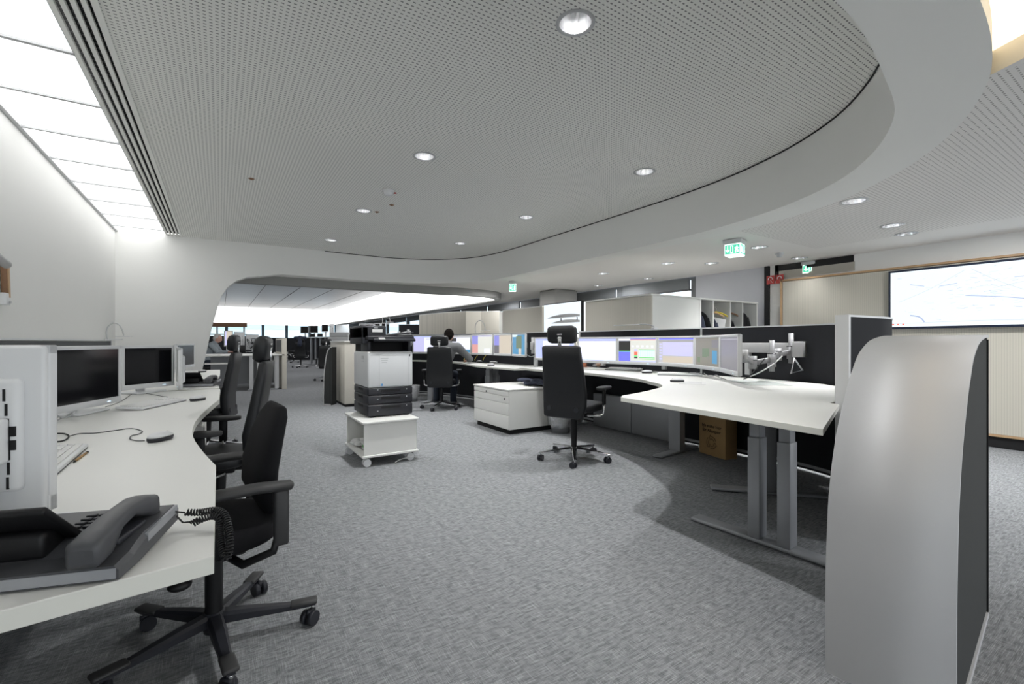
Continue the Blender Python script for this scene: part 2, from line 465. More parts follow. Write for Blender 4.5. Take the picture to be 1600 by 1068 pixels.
# far hall: fascia band, glowing cove, planked ceiling
path2 = [Vector((-2.5, 9.12))] + r2 + [Vector((5.95, 31.2))]
c = MB(); c.wall(offset(path2, -.0), 2.17, ZS + .02, M_colm); c.fill([path2 + offset(path2, .16)[::-1]], 2.17, M_colm)
struct(c.build('trim_3'))
c = MB(); ip = offset(path2, .16); c.wall(ip, 2.17, 2.20, M_white)
struct(c.build('trim_4'))
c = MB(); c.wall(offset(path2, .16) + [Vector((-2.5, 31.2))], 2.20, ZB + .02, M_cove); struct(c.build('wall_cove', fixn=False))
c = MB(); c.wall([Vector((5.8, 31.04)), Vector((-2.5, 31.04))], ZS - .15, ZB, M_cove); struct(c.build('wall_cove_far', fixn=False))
c = MB(); c.fill([[(-2.5, 9.1), (6.0, 9.1), (6.0, 31.2), (-2.5, 31.2)]], ZB, M_metc)
for k in range(8): c.box((-2.1 + k * 1.16, 20.1, ZB - .004), (.02, 22, .006), M_dk2)
struct(c.build('ceiling_far_hall', fixn=False))
for k, (yy) in enumerate((12, 17, 22, 27)):
    area('hall_fill', 2.0, yy, ZB - .1, 5.5, 1.2, 40)  # wide soft fill added under the hall ceiling, no fitting behind it

# left wall and luminous strip
struct(MB().box((XL - .06, 2.0, 1.4), (.12, 14.0, 2.9), M_wall).build('wall_left'))
t = MB().box((XL + .015, 4.75, ZC - .01), (.03, 8.06, .02), M_plas2); struct(t.build('trim_5'))
n0 = .80; pn = .70
root = empty('luminous_ceiling', (0, 0, ZC))
tag(root, 'long luminous ceiling strip of white panels along the wall', 'ceiling light')
k = 0; y = .74
while y < 8.76:
    y1 = min(y + .70, 8.77)
    MB().box(((XL + .03 + xp0) / 2, (y + y1) / 2, .012), (xp0 - XL - .035, y1 - y - .016, .02), M_lite).build('panel', root)
    y += .70
MB().box(((XL + xp0) / 2, 4.75, .03), (xp0 - XL, 8.06, .008), M_plas2).build('backing', root)
for k in range(1, 12):
    if .74 + .70 * k < 8.7: MB().box(((XL + .03 + xp0) / 2, .732 + .70 * k, -.007), (xp0 - XL - .03, .028, .014), M_plas2).build('seam_bar', root)
MB().box((xp0 + .003, 4.75, -.003), (.016, 8.04, .008), M_plas2).build('edge_bar', root)
# slotted air diffuser
root = empty('slot_diffuser', (0, 0, ZC)); tag(root, 'row of four black air slots beside the luminous ceiling strip', 'air vent')
for k in range(5): MB().box((xp0 + .012 + k * .044, 4.75, .0), (.022 if k < 4 else .03, 8.04, .02), M_ceilp).build('rail', root)
m = MB(); m.box(((xp0 + xp1) / 2, 4.75, .035), (.2, 8.04, .01), M_blk); m.build('slot_backing', root)
for k in range(4):
    m = MB(); m.tube([(xp0 + .034 + k * .044 + (.009 if j % 2 else -.009), .8 + j * .026, .022) for j in range(306)], .0022, M_dk, 3); m.build('grille', root)

# end wall with the sloped, rounded opening
Yw = 8.78
def onY(u, v, Y):
    r = ray(u, v); t = Y / r.y; return (r.x * t, EYE + r.z * t)
ed = [onY(u, v, Yw) for u, v in [(300, 640), (309, 606), (320, 560), (331, 510), (340, 478), (346, 462), (355, 449), (368, 439), (385, 433), (405, 431.5), (425, 432.5)]]
prof = [(XL, 0), (ed[0][0] - .03, 0)] + ed[:-1] + [(0.9, ZS), (0.9, ZC + .02), (XL, ZC + .02)]
def yprism(mb, pts, y0, y1, m):
    b = bmesh.new(); A = [b.verts.new((p[0], y0, p[1])) for p in pts]; B = [b.verts.new((p[0], y1, p[1])) for p in pts]; n = len(pts)
    for i in range(n): b.faces.new((A[i], A[(i + 1) % n], B[(i + 1) % n], B[i]))
    b.faces.new(A[::-1]); b.faces.new(B); bmesh.ops.recalc_face_normals(b, faces=b.faces); bmesh.ops.triangulate(b, faces=[f for f in b.faces if len(f.verts) > 4])
    mb._merge(b, m)
m = MB(); yprism(m, prof, Yw, Yw + .2, M_wall); struct(m.build('wall_end'))
struct(MB().box((-2.56, 20.5, 1.6), (.12, 25, 3.2), M_wall).build('wall_hall_left'))
struct(MB().box((-1.9, 8.9, 1.6), (1.3, .2, 3.2), M_wall).build('wall_hall_return'))

# far window wall
wx = [-2.5, -.6, 1.35, 3.4, 5.6, 7.6, 9.6, 11.6]
m = MB(); m.box((2.5, YB + .1, .55), (10.2, .2, 1.1), M_wall); m.box((2.5, YB + .1, 3.07), (10.2, .2, .36), M_wall)
struct(m.build('wall_far'))
def win(i, x0, x1, z0, z1, y, label=None):
    r = empty('window_%d' % i, ((x0 + x1) / 2, y, z0)); r['kind'] = 'structure'
    w = x1 - x0; h = z1 - z0; m = MB()
    for c_, d_ in (((0, 0, .03), (w, .08, .06)), ((0, 0, h - .06), (w, .08, .12)), ((-w / 2 + .04, 0, h / 2), (.08, .08, h)), ((w / 2 - .04, 0, h / 2), (.08, .08, h))): m.box(c_, d_, M_frame)
    m.build('window_frame', r); MB().box((0, .01, h / 2), (w - .16, .012, h - .18), M_gl).build('pane', r)
xs = [dp_[0] for dp_ in [onY(u, 500, YB) for u in (318, 354, 411, 448, 484, 525)]]
xs = [-2.4] + xs[1:]
wn = 1
for a_, b2 in zip(xs, xs[1:]): win(wn, a_, b2, 1.1, 2.92, YB + .05); wn += 1
for u0, u1 in ((565, 586), (591, 619)):
    a_ = onY(u0, 500, YB)[0]; b2 = onY(u1, 500, YB)[0]; win(wn, a_, min(b2, 7.1), 1.1, 2.8, YB + .05); wn += 1
gaps = [(xs[-1], onY(565, 500, YB)[0]), (onY(586, 500, YB)[0], onY(591, 500, YB)[0])]
m = MB()
for a_, b2 in gaps: m.box(((a_ + b2) / 2, YB + .1, 1.6), (b2 - a_, .2, 3.2), M_wall)
struct(m.build('wall_piers'))

# east wall: blinds and windows at the far part, cool wall, cladding
wy = [5.07, 6.9, 8.75, 10.6, 12.5, 14.4, 17, 20, 23, 27, 31]
m = MB(); m.box((XE + .1, 19.0, .5), (.2, 28, 1.0), M_wall); struct(m.build('wall_window_sill'))
ORD = ['first', 'second', 'third', 'fourth', 'fifth', 'sixth', 'seventh', 'eighth', 'ninth', 'tenth']
for bk_, (y0, y1) in enumerate(zip(wy, wy[1:])):
    r = empty('window_%d' % wn, (XE + .06, (y0 + y1) / 2, 1.0)); r['kind'] = 'structure'; wn += 1; w = y1 - y0; h = 1.34; m = MB()
    for c_, d_ in (((0, 0, .03), (.08, w, .06)), ((0, 0, h - .03), (.08, w, .06)), ((0, -w / 2 + .05, h / 2), (.1, .1, h)), ((0, w / 2 - .05, h / 2), (.1, .1, h))): m.box(c_, d_, M_blind)
    m.build('window_frame', r); MB().box((.02, 0, h / 2), (.012, w - .2, h - .1), M_gl).build('pane', r)
    b = MB(); b.box((XE - .02, (y0 + y1) / 2, 2.20), (.05, w - .22, .21), M_blind, bev=.01); b.box((XE - .02, (y0 + y1) / 2, 2.09), (.06, w - .2, .03), M_dk2)
    o = b.build('roller_blind')
    tag(o, 'dark roller blind partly down, %s one along the window wall from the cool grey wall' % ORD[bk_], 'blind', 'roller blinds on the long window wall')
m = MB(); m.box((XE + .06, 4.43, 1.17), (.12, 1.28, 2.34), M_gwall); struct(m.build('wall_cool'))
struct(MB().box((XE - .01, 3.80, 1.17), (.05, .07, 2.34), M_blk).build('trim_6'))
struct(MB().box((XE + .06, .3, 1.17), (.12, 6.93, 2.34), M_wall).build('wall_right'))
# glazed strip with its black head
m = MB(); m.box((XE - .006, 3.17, 2.27), (.012, 1.02, .09), M_blk); m.box((XE - .006, 3.66, 2.20), (.012, .05, .24), M_blk)
r = m.build('window_%d' % wn); r['kind'] = 'structure'; wn += 1
MB().box((XE - .004, 3.14, 2.17), (.006, .98, .13), mat('fanlight_glass', (.45, .43, .38), .08, noise=(2, .03), coat=.5)).build('pane', r)
# clad acoustic wall, built in front of the plain wall
r = empty('acoustic_wall_panel', (XE - .03, .9, 0)); tag(r, 'cream ribbed acoustic wall cladding with light wood edging behind the big screen', 'wall panel')
MB().box((0, .0, 1.10), (.05, 5.3, 1.90), M_cream).build('cladding', r)
m = MB(); m.box((-.0, 0, 2.07), (.06, 5.36, .025), M_wood); m.box((0, 2.67, 1.1), (.06, .03, 1.96), M_wood); m.box((-.0, 0, .135), (.06, 5.36, .025), M_wood); m.build('wood_edging', r)
MB().box((.01, 0, .062), (.04, 5.34, .12), M_blk).build('plinth', r)

# column and beam box
p = dp(872, 10.4); struct(MB().box((p.x, p.y, 1.16), (.62, .62, 2.32), M_colm, bev=.04).build('column'))

# outside: pale building and trees seen through the far glass
r = empty('neighbouring_building', (3, 60, 0)); tag(r, 'pale long office building with horizontal bands beyond the far windows', 'building')
M_out = mat('outside_wall', (.80, .86, .88), .8, noise=(.2, .05)); M_outg = mat('outside_glass', (.62, .74, .79), .3, noise=(.4, .1)); M_outd = mat('outside_dark', (.50, .62, .67), .8, noise=(.5, .2))
MB().box((0, 0, 1.5), (70, 8, 5.4), M_out).build('wall', r)
m = MB()
for k in range(3): m.box((0, -4.05, -.2 + k * 1.5), (69, .1, .5), M_outg)
m.build('window_band', r)
MB().box((0, -.3, 4.35), (71, 9, .25), M_out).build('roof_edge', r)
for i_, (x_, w_, h_) in enumerate(((-9.5, 3, 1.7), (1.0, 5, 2.0), (11.5, 4, 1.6))):
    m = MB(); random.seed(i_)
    for k in range(26): m.ball((random.uniform(-w_ / 2, w_ / 2), random.uniform(-.6, .6), random.uniform(.1, h_)), random.uniform(.25, .55), M_outd, 8)
    o = m.build('shrub', loc=(x_, 50, -.3)); tag(o, ['blue-green shrub outside beyond the far window nearest the sloped wall', 'wide blue-green shrub outside behind the middle of the far window row', 'blue-green shrub outside beyond the small far windows'][i_], 'shrub')
struct(MB().quad([(-60, 33.5, -.4), (80, 33.5, -.4), (80, 120, -.4), (-60, 120, -.4)], M_out).build('ground'))

# ------------------------------------------------------------------ ceiling fittings
def downlight(p, z, lit, label, group=None, n=0):
    r = empty('downlight', (p.x, p.y, z)); tag(r, label, 'downlight', group)
    m = MB(); m.lathe([(RD - .006, -.004), (RD + .014, -.004), (RD + .014, .0), (RD - .006, .0)], M_plas2); m.build('rim', r)
    m = MB(); m.lathe([(RD - .003, -.003), (RD - .008, .04), (RD - .02, .085), (RD - .035, .11)], M_chrome, n=16 if n else 24); m.build('reflector', r)
    m = MB(); m.cyl((0, 0, .105), (0, 0, .115), RD - .03, M_lamp if lit else M_sky, n=24); m.build('lamp', r)
    return r
M_lamp = mat('downlight_and_fill', (1, 1, 1), .5, emis=(1, 1, 1), es=14)
lab = ['brightly lit round downlight nearest the camera in the perforated ceiling', 'round downlight of the perforated ceiling nearest the smoke detector, silver reflector',
       'round brass-toned downlight of the perforated ceiling nearest the curved fascia', 'small round downlight behind the smoke detector on the raised ceiling',
       'small round downlight in the raised ceiling above the tall-backed middle chair', 'farthest round downlight of the raised ceiling towards the sloped wall', 'round downlight at the far rounded end of the raised ceiling']
for p, l in zip(hi, lab):
    downlight(p, ZC, True, l); area('downlight_and_fill', p.x, p.y, ZC + .09, .09, .09, LDOWN, shape='DISK', spread=2.2)
lab = ['largest round downlight in the low ribbed ceiling beside the curved soffit', 'round downlight in the low ceiling above the big screen, the farther from the wall', 'round downlight in the low ceiling closest above the big screen', 'round downlight right next to the green cube exit sign',
       'round downlight between the green cube sign and the flat exit sign', 'faint round downlight above the coat shelf', 'faint round downlight above the cream cabinet corner', 'round downlight in the low ceiling above the small wall screen', 'round downlight close to the dark roller blinds', 'round downlight beside the grey column']
for p, l in zip(lo, lab):
    downlight(p, ZS, True, l, n=1); area('downlight_and_fill', p.x, p.y, ZS + .09, .09, .09, LDOWN * (.9 if p.x < 6.2 else .12), shape='DISK', spread=2.2)
for xx, yy in ((6.0, 1.0), (6.0, -.8), (5.4, 5.6), (6.6, 6.6), (5.2, 8.3), (6.6, 11), (6.6, 16), (3.8, -.8)):  # extra fill lights without fittings, added to brighten the low-ceiling side
    area('downlight_and_fill', xx, yy, ZS - .01, .12, .12, LDOWN * .9, shape='DISK')
p = at(607, 297, ZC); r = empty('smoke_detector', (p.x, p.y, ZC)); tag(r, 'white round smoke detector on the perforated ceiling', 'smoke detector')
MB().lathe([(0, -.0), (.062, -.001), (.062, -.018), (.05, -.022), (.05, -.026)], M_plas).build('base', r)
MB().lathe([(.05, -.022), (.052, -.034), (.04, -.052), (.02, -.06), (0, -.062)], M_plas).build('head', r)
MB().box((.085, .04, -.006), (.03, .02, .012), M_red, bev=.003).build('indicator', r)
for (u, v), l in zip([(393, 279), (612, 320), (589, 331)], ['tiny reddish sprinkler point on the ceiling nearest the black air slots', 'tiny reddish sprinkler point in front of the smoke detector', 'tiny dark sprinkler point beside the small far downlight']):
    p = at(u, v, ZC); o = MB().lathe([(0, -.012), (.012, -.012), (.018, -.004), (.03, -.001), (.03, 0)], M_brown, n=12).build('sprinkler', loc=(p.x, p.y, ZC)); tag(o, l, 'sprinkler')
p = at(1218, 395, ZS); o = MB().lathe([(0, -.06), (.03, -.055), (.035, -.03), (.05, -.02), (.05, 0)], M_plas2, n=16).build('ceiling_sensor', loc=(p.x, p.y, ZS)); tag(o, 'small grey round sensor on the low ceiling between two exit signs', 'sensor')

def exit_sign(p, z, w, h, d, rz, label, cube=False):
    r = empty('exit_sign', (p.x, p.y, z), rz); tag(r, label, 'exit sign')
    MB().box((0, 0, -.03), (d * 1.15 + .02, w * 1.15, .05), M_plas2, bev=.005).build('mount', r)
    b = MB(); b.box((0, 0, -.055 - h / 2), (d, w, h), M_glow, bev=.003); b.build('light_box', r)
    s = MB()
    for sd in ([(-1, 0)] + ([(0, -1), (0, 1), (1, 0)] if cube else [(1, 0)])):
        def q(a, b_, z0, z1, mt, e):
            if sd[0]: s.box((sd[0] * (d / 2 + e), (a + b_) / 2 * w, -.055 - h + (z0 + z1) / 2 * h), (.002, (b_ - a) * w, (z1 - z0) * h), mt)
            else: s.box(((a + b_) / 2 * d, sd[1] * (w / 2 + e), -.055 - h + (z0 + z1) / 2 * h), ((b_ - a) * d, .002, (z1 - z0) * h), mt)
        q(-.46, .46, .12, .92, M_grn, .001)
        q(.26, .32, .36, .84, M_glow, .003)                              # arrow shaft
        for k in range(5): q(.29 - .03 * k, .29 + .03 * k, .24 + .05 * k, .29 + .05 * k, M_glow, .003)
        q(-.06, .12, .2, .84, M_glow, .003); q(-.02, .08, .26, .80, M_grn, .004)   # door
        q(-.32, -.27, .70, .82, M_glow, .003); q(-.33, -.22, .46, .70, M_glow, .003); q(-.40, -.15, .58, .64, M_glow, .003)
        q(-.38, -.30, .24, .46, M_glow, .003); q(-.25, -.17, .2, .46, M_glow, .003)
    s.build('pictogram', r)
    return r
exit_sign(at(1148, 375, ZS), ZS, .17, .13, .17, .25, 'glowing green cube exit sign hanging under the low ceiling', True)
exit_sign(at(1268, 407, ZS), ZS, .22, .12, .04, .1, 'flat green exit sign in front of the dark fanlight strip')
exit_sign(dp(801, 8.75), ZS, .13, .15, .04, 1.0, 'small green exit sign at the tip of the grey fascia band')
# fire equipment signs
for k, (yy, l) in enumerate(((3.735, 'red fire hose sign on the wall, the one touching the black vertical strip'), (3.60, 'red fire hose sign on the wall, the one nearer the wood edging'))):
    r = empty('fire_sign', (XE - .045, yy, 2.10)); tag(r, l, 'sign'); MB().box((0, 0, 0), (.006, .115, .13), M_red).build('plate', r)
    m = MB(); m.tube([(-.006, .03 * math.cos(a) * 1.0, .012 + .03 * math.sin(a)) for a in [x * .5 for x in range(-1, 8)]], .006, M_paper, 5); m.bar((-.006, .0, .0), (-.006, -.03, -.045), .008, .004, M_paper); m.build('pictogram', r)

# ================================================================== builders
def ring_se(cx, cy, z, hx, hy, n=20, e=3.2, zx=0):
    out = []
    for k in range(n):
        a = 2 * PI * k / n; c_, s2 = math.cos(a), math.sin(a)
        x = hx * math.copysign(abs(c_) ** (2 / e), c_); y = hy * math.copysign(abs(s2) ** (2 / e), s2)
        out.append((cx + x, cy + y, z + zx * x))
    return out
def slab(m, secs, mt, e=3.2, n=20):
    "secs: (z, x, half width, half thickness) from bottom to top, ends rounded off"
    L = []
    z, x, w, t = secs[0]; L += [ring_se(x, 0, z - t * .55, t * .35, w - t * .9, n, e), ring_se(x, 0, z - t * .3, t * .75, w - t * .3, n, e)]
    L += [ring_se(x, 0, z, t, w, n, e) for z, x, w, t in secs]
    z, x, w, t = secs[-1]; L += [ring_se(x, 0, z + t * .3, t * .75, w - t * .3, n, e), ring_se(x, 0, z + t * .55, t * .35, w - t * .9, n, e)]
    m.loft(L, mt)
def cushion(m, c_, hx, hy, h, mt, e=3.5, n=28, crown=.012):
    x, y, z = c_
    L = [ring_se(x, y, z, hx * .9, hy * .9, n, e), ring_se(x, y, z + h * .1, hx * .97, hy * .97, n, e), ring_se(x, y, z + h * .35, hx, hy, n, e), ring_se(x, y, z + h * .7, hx, hy, n, e),
         ring_se(x, y, z + h * .92, hx * .96, hy * .96, n, e), ring_se(x, y, z + h, hx * .86, hy * .86, n, e), ring_se(x, y, z + h + crown * .6, hx * .6, hy * .6, n, e), ring_se(x, y, z + h + crown, hx * .2, hy * .2, n, e)]
    m.loft(L, mt)

def star_base(root, kind, lift, ba=.35, rs=1.1):
    mt = M_chrome if kind == 'chrome' else M_dk
    b = MB(); b.lathe([(.0, .125), (.036, .125), (.042, .09), (.034, .05), (0, .05)], mt)
    for k in range(5):
        a = 2 * PI * k / 5 + ba; ca, sa = math.cos(a), math.sin(a)
        secs = []
        for r, w, h, z in ((.025, .026, .024, .098), (.12, .024, .020, .092), (.22, .019, .014, .083), (.30, .017, .009, .078), (.325, .013, .007, .077)):
            secs.append([(r * rs * ca - q * w * sa, r * rs * sa + q * w * ca, z + s_ * h) for q, s_ in ((-1, -.7), (1, -.7), (1, .5), (.6, 1), (-.6, 1), (-1, .5))])
        b.loft(secs, mt, smooth=False)
    b.build('base', root)
    if kind != 'chrome':
        for k in range(5):
            a = 2 * PI * k / 5 + ba
            MB().box((.285 * rs * math.cos(a), .285 * rs * math.sin(a), .088), (.10, .05, .016), M_arm, rz=a, bev=.007).build('foot_cap', root)
    for k in range(5):
        a = 2 * PI * k / 5 + ba; x, y = .315 * rs * math.cos(a), .315 * rs * math.sin(a); d = a + .9
        b = MB(); b.cyl((x, y, .045), (x, y, .08), .008, M_chrome, n=8); b.box((x - .012 * math.cos(d), y - .012 * math.sin(d), .048), (.045, .022, .03), M_dk, rz=d, bev=.01)
        c_ = b.build('caster', root)
        b = MB(); cx, cy = x - .018 * math.cos(d), y - .018 * math.sin(d)
        for s_ in (-1, 1):
            ox, oy = -math.sin(d) * .013 * s_, math.cos(d) * .013 * s_
            b.cyl((cx + ox * .5, cy + oy * .5, .028), (cx + ox * 2, cy + oy * 2, .028), .028, M_dk, n=18)
        b.build('wheel', c_)
    b = MB(); b.lathe([(.030, .11), (.030, .20), (.030, .205), (.030, .34 + lift)] if kind != 'chrome' else [(.026, .11), (.029, .20), (.034, .34 + lift), (.036, .39 + lift)], M_black); b.cyl((0, 0, .2), (0, 0, .40 + lift), .014, M_chrome if kind == 'chrome' else M_arm, n=12)
    b.build('gas_lift', root)

def exec_chair(loc, rz, label, lift=0, arms=True, group=None, hz=0, armh=0, ba=.35):
    "tall leather chair with a headrest"
    r = empty('office_chair', (loc[0], loc[1], 0), rz); tag(r, label, 'office chair', group)
    star_base(r, 'chrome', lift, ba); z = lift
    m = MB(); m.box((.02, 0, .395 + z), (.22, .15, .05), M_black, bev=.012); m.box((-.10, 0, .40 + z), (.14, .07, .045), M_black, bev=.01); m.build('mechanism', r)
    m = MB(); m.bar((.04, -.08, .39 + z), (.06, -.22, .385 + z), .014, .012, M_black, .004); m.bar((.10, -.22, .385 + z), (.02, -.22, .385 + z), .03, .012, M_black, .004); m.build('lever', r)
    m = MB(); cushion(m, (.06, 0, .43 + z), .245, .235, .075, M_lea); m.build('seat', r)
    m = MB()
    slab(m, [(.40 + z, -.215, .205, .034), (.50 + z, -.190, .222, .040), (.62 + z, -.186, .226, .042), (.78 + z, -.215, .218, .036), (.95 + z, -.245, .205, .034), (1.05 + z, -.262, .200, .030)], M_lea, 5, 28)
    bk = m.build('backrest', r)
    for s_ in (-1, 1):
        m = MB(); m.cyl((-.216, s_ * .145, .47 + z), (-.236, s_ * .145, .47 + z), .030, M_black, n=20); m.cyl((-.234, s_ * .145, .47 + z), (-.240, s_ * .145, .47 + z), .024, M_dk, n=20); m.build('backrest_disc', bk)
    m = MB(); slab(m, [(1.11 + z + hz, -.235, .150, .045), (1.19 + z + hz, -.240, .152, .048), (1.23 + z + hz, -.245, .146, .042)], M_lea, 4, 24)
    hd = m.build('headrest', r)
    m = MB(); m.box((-.285, 0, 1.135 + z), (.01, .05, .012), M_chrome, bev=.003); m.box((-.285, 0, 1.17 + z), (.012, .052, .014), M_chrome, bev=.003); m.box((-.283, 0, 1.105 + z), (.014, .035, .09), M_chrome, bev=.003); m.build('headrest_bracket', hd)
    if arms:
        for s_ in (-1, 1):
            m = MB(); m.tube([(-.05, s_ * .17, .40 + z), (.0, s_ * .27, .40 + z), (.03, s_ * .295, .41 + z), (.04, s_ * .30, .45 + z), (.04, s_ * .30, .52 + z)], .013, M_chrome, 10)
            m.box((.04, s_ * .30, .575 + z + armh / 2), (.05, .026, .15 + armh), M_black, bev=.01); a_ = m.build('armrest', r)
            m = MB(); cushion(m, (.05, s_ * .295, .648 + z + armh), .12, .045, .028, M_arm, 3, 20, .004); m.build('arm_pad', a_)
    return r

def task_chair(loc, rz, label, lift=0, group=None):
    "low back fabric chair"
    r = empty('task_chair', (loc[0], loc[1], 0), rz); tag(r, label, 'office chair', group)
    star_base(r, 'black', lift); z = lift
    m = MB(); m.box((.02, 0, .385 + z), (.24, .17, .05), M_black, bev=.015); m.box((-.14, 0, .385 + z), (.10, .07, .03), M_black, bev=.01)
    m.tube([(-.17, 0, .385 + z), (-.235, 0, .41 + z), (-.245, 0, .48 + z), (-.215, 0, .58 + z)], .022, M_black, 10); m.build('mechanism', r)
    for y_ in (-.13, .13):
        m = MB(); m.cyl((.10, y_ * .6, .385 + z), (.11, y_ * 1.5, .37 + z), .008, M_black, n=8); m.ball((.115, y_ * 1.6, .365 + z), (.035, .028, .018), M_black); m.build('lever', r)
    m = MB(); cushion(m, (.03, 0, .42 + z), .24, .235, .08, M_fab, 2.8, 30, .02); m.build('seat', r)
    m = MB(); slab(m, [(.53 + z, -.175, .17, .036), (.60 + z, -.150, .205, .045), (.69 + z, -.155, .215, .045), (.80 + z, -.180, .195, .040), (.875 + z, -.205, .165, .032), (.905 + z, -.214, .13, .024)], M_fab, 3, 28); m.build('backrest', r)
    for s_ in (-1, 1):
        m = MB(); m.tube([(-.02, s_ * .10, .39 + z), (-.06, s_ * .26, .40 + z), (-.15, s_ * .285, .43 + z), (-.17, s_ * .285, .50 + z)], .014, M_black, 10)
        m.box((-.175, s_ * .285, .545 + z), (.05, .03, .20), M_arm, bev=.01); a_ = m.build('armrest', r)
        m = MB(); m.loft([ring_se(x, s_ * .285, zc + z, 1e-3, w, 14) for x, zc, w in ()] or [[(x, s_ * .285 + w * math.cos(q * PI / 6), zc + z + h * math.sin(q * PI / 6)) for q in range(12)] for x, zc, w, h in ((-.215, .655, .012, .008), (-.205, .655, .028, .018), (-.10, .662, .034, .018), (.05, .660, .036, .018), (.12, .652, .032, .015), (.14, .648, .014, .008))], M_arm)
        m.build('arm_pad', a_)
    return r

def rects(m, w, h, z0, items, d=.0006):
    "flat coloured fields on a screen lying in the local xz-plane, facing -y"
    for k, it in enumerate(items):
        x0, y0, x1, y1, mt = it[:5]; lay = it[5] if len(it) > 5 else 1
        y = -.0056 - d * lay
        m.quad([((x0 - .5) * w, y, z0 + y0 * h), ((x1 - .5) * w, y, z0 + y0 * h), ((x1 - .5) * w, y, z0 + y1 * h), ((x0 - .5) * w, y, z0 + y1 * h)], mt)

def monitor(p0, p1, z0, z1, label, content=None, stand='desk', desk=.73, group=None, th=.045, scr=None, led=True):
    "p0 -> p1: ends of the screen as seen by its user, left to right"
    p0, p1 = Vector(p0), Vector(p1); w = (p1 - p0).length; h = z1 - z0; c_ = (p0 + p1) / 2
    rz = math.atan2(p1.y - p0.y, p1.x - p0.x)
    r = empty('monitor', (c_.x, c_.y, z0), rz); tag(r, label, 'monitor', group)
    b = .022
    m = MB(); m.box((0, 0, h - b / 2), (w, .022, b), M_plas, bev=.003); m.box((0, 0, .019), (w, .024, .038), M_plas, bev=.003)
    for s_ in (-1, 1): m.box((s_ * (w / 2 - b / 2), 0, h / 2), (b, .022, h), M_plas, bev=.003)
    m.build('bezel', r)
    m = MB(); m.box((0, .012, h / 2), (w - .006, .022, h - .006), M_plas, bev=.006); m.box((0, .03, h / 2 - .01), (w * .62, .028, h * .66), M_plas, bev=.012)
    for s_ in (-1, 1):
        for k in range(7): m.box((s_ * (w * .31 - .016 - .0012 * (k - 2) ** 2 * .5), .0435, h * .20 + k * h * .085), (.005, .004, h * .070), M_blk)
    m.box((-w * .235, .0435, h * .42), (.022, .004, .022), M_blk); m.box((-w * .235, .0435, h * .50), (.022, .004, .022), M_blk)
    m.build('housing', r)
    m = MB(); sw, sh = w - 2 * b, h - b - .038
    m.box((0, -.002, .038 + sh / 2), (sw, .006, sh), scr or M_scr)
    if content: 
        rects(m, sw, sh, .038, content, .0006)
    so = m.build('screen', r, fixn=False)
    if led: MB().box((w * .28, -.0125, .016), (.03, .002, .004), E_ice_led).build('power_light', r)
    if stand == 'desk':
        m = MB(); m.box((0, .085, (z0 * 0 + (h * .5 + (desk - z0)) / 2)), (.07, .02, h * .5 - (desk - z0)), M_plas, bev=.006); m.box((0, .065, h * .45), (.10, .04, .10), M_plas, bev=.008); m.build('stand', r)
        m = MB(); m.box((0, .06, desk - z0 + .008), (.26, .19, .014), M_plas, bev=.006); m.build('stand_foot', r)
    elif stand == 'arm':
        m = MB(); m.box((0, .062, h * .5), (.11, .02, .11), M_alu, bev=.004); m.cyl((0, .072, h * .5), (0, .12, h * .5), .02, M_alu); m.cyl((0, .12, h * .5 - .04), (0, .12, h * .5 + .04), .022, M_alu); m.build('arm_head', r)
    return r
E_ice_led = mat('screen_led', (.5, .7, .9), .4, emis=(.6, .8, 1), es=1.2)

def keyboard(c_, rz, z, label, L=.45, Wd=.155, group=None):
    r = empty('keyboard', (c_[0], c_[1], z), rz); tag(r, label, 'keyboard', group)
    m = MB(); rot = Matrix.Rotation(math.radians(4), 4, 'X')
    m.box((0, 0, .014), (L, Wd, .014), M_plas, rot=rot, bev=.004); m.box((0, -Wd / 2 + .004, .006), (L - .01, .006, .010), M_dk); m.build('body', r)
    m = MB()
    for j in range(6):
        n = 20
        for i in range(n):
            if i in (14, 18) and L > .4 and j > 0: continue
            x = -L / 2 + .018 + i * (L - .034) / n + .008; y = -Wd / 2 + .022 + j * .0215
            m.box((x, y, .024 + math.sin(math.radians(4)) * y), ((L - .034) / n * .86, .018, .005), M_paper, rot=rot)
    m.build('keys', r)
    return r
def mouse(c_, rz, z, label, group=None):
    r = empty('computer_mouse', (c_[0], c_[1], z), rz); tag(r, label, 'mouse', group)
    L = [ring_se(0, 0, .0, .056, .029, 20, 2.4), ring_se(0, 0, .010, .060, .032, 20, 2.4), ring_se(.0, 0, .018, .059, .031, 20, 2.4)]
    m = MB(); m.loft(L, M_dk); m.build('body', r)
    m = MB(); m.loft([ring_se(0, 0, .018, .059, .031, 20, 2.4), ring_se(-.002, 0, .026, .054, .028, 20, 2.4), ring_se(-.004, 0, .033, .042, .021, 20, 2.3), ring_se(-.006, 0, .036, .02, .01, 20, 2)], M_plas); m.build('shell', r)
    MB().box((.036, 0, .030), (.014, .005, .008), M_dk, bev=.002).build('scroll_wheel', r)
    return r
def cable(pts, r_, mt, label, cat='cable', name='cable', n=6):
    o = MB().tube(crom(pts, 6), r_, mt, n).build(name); return tag(o, label, cat)
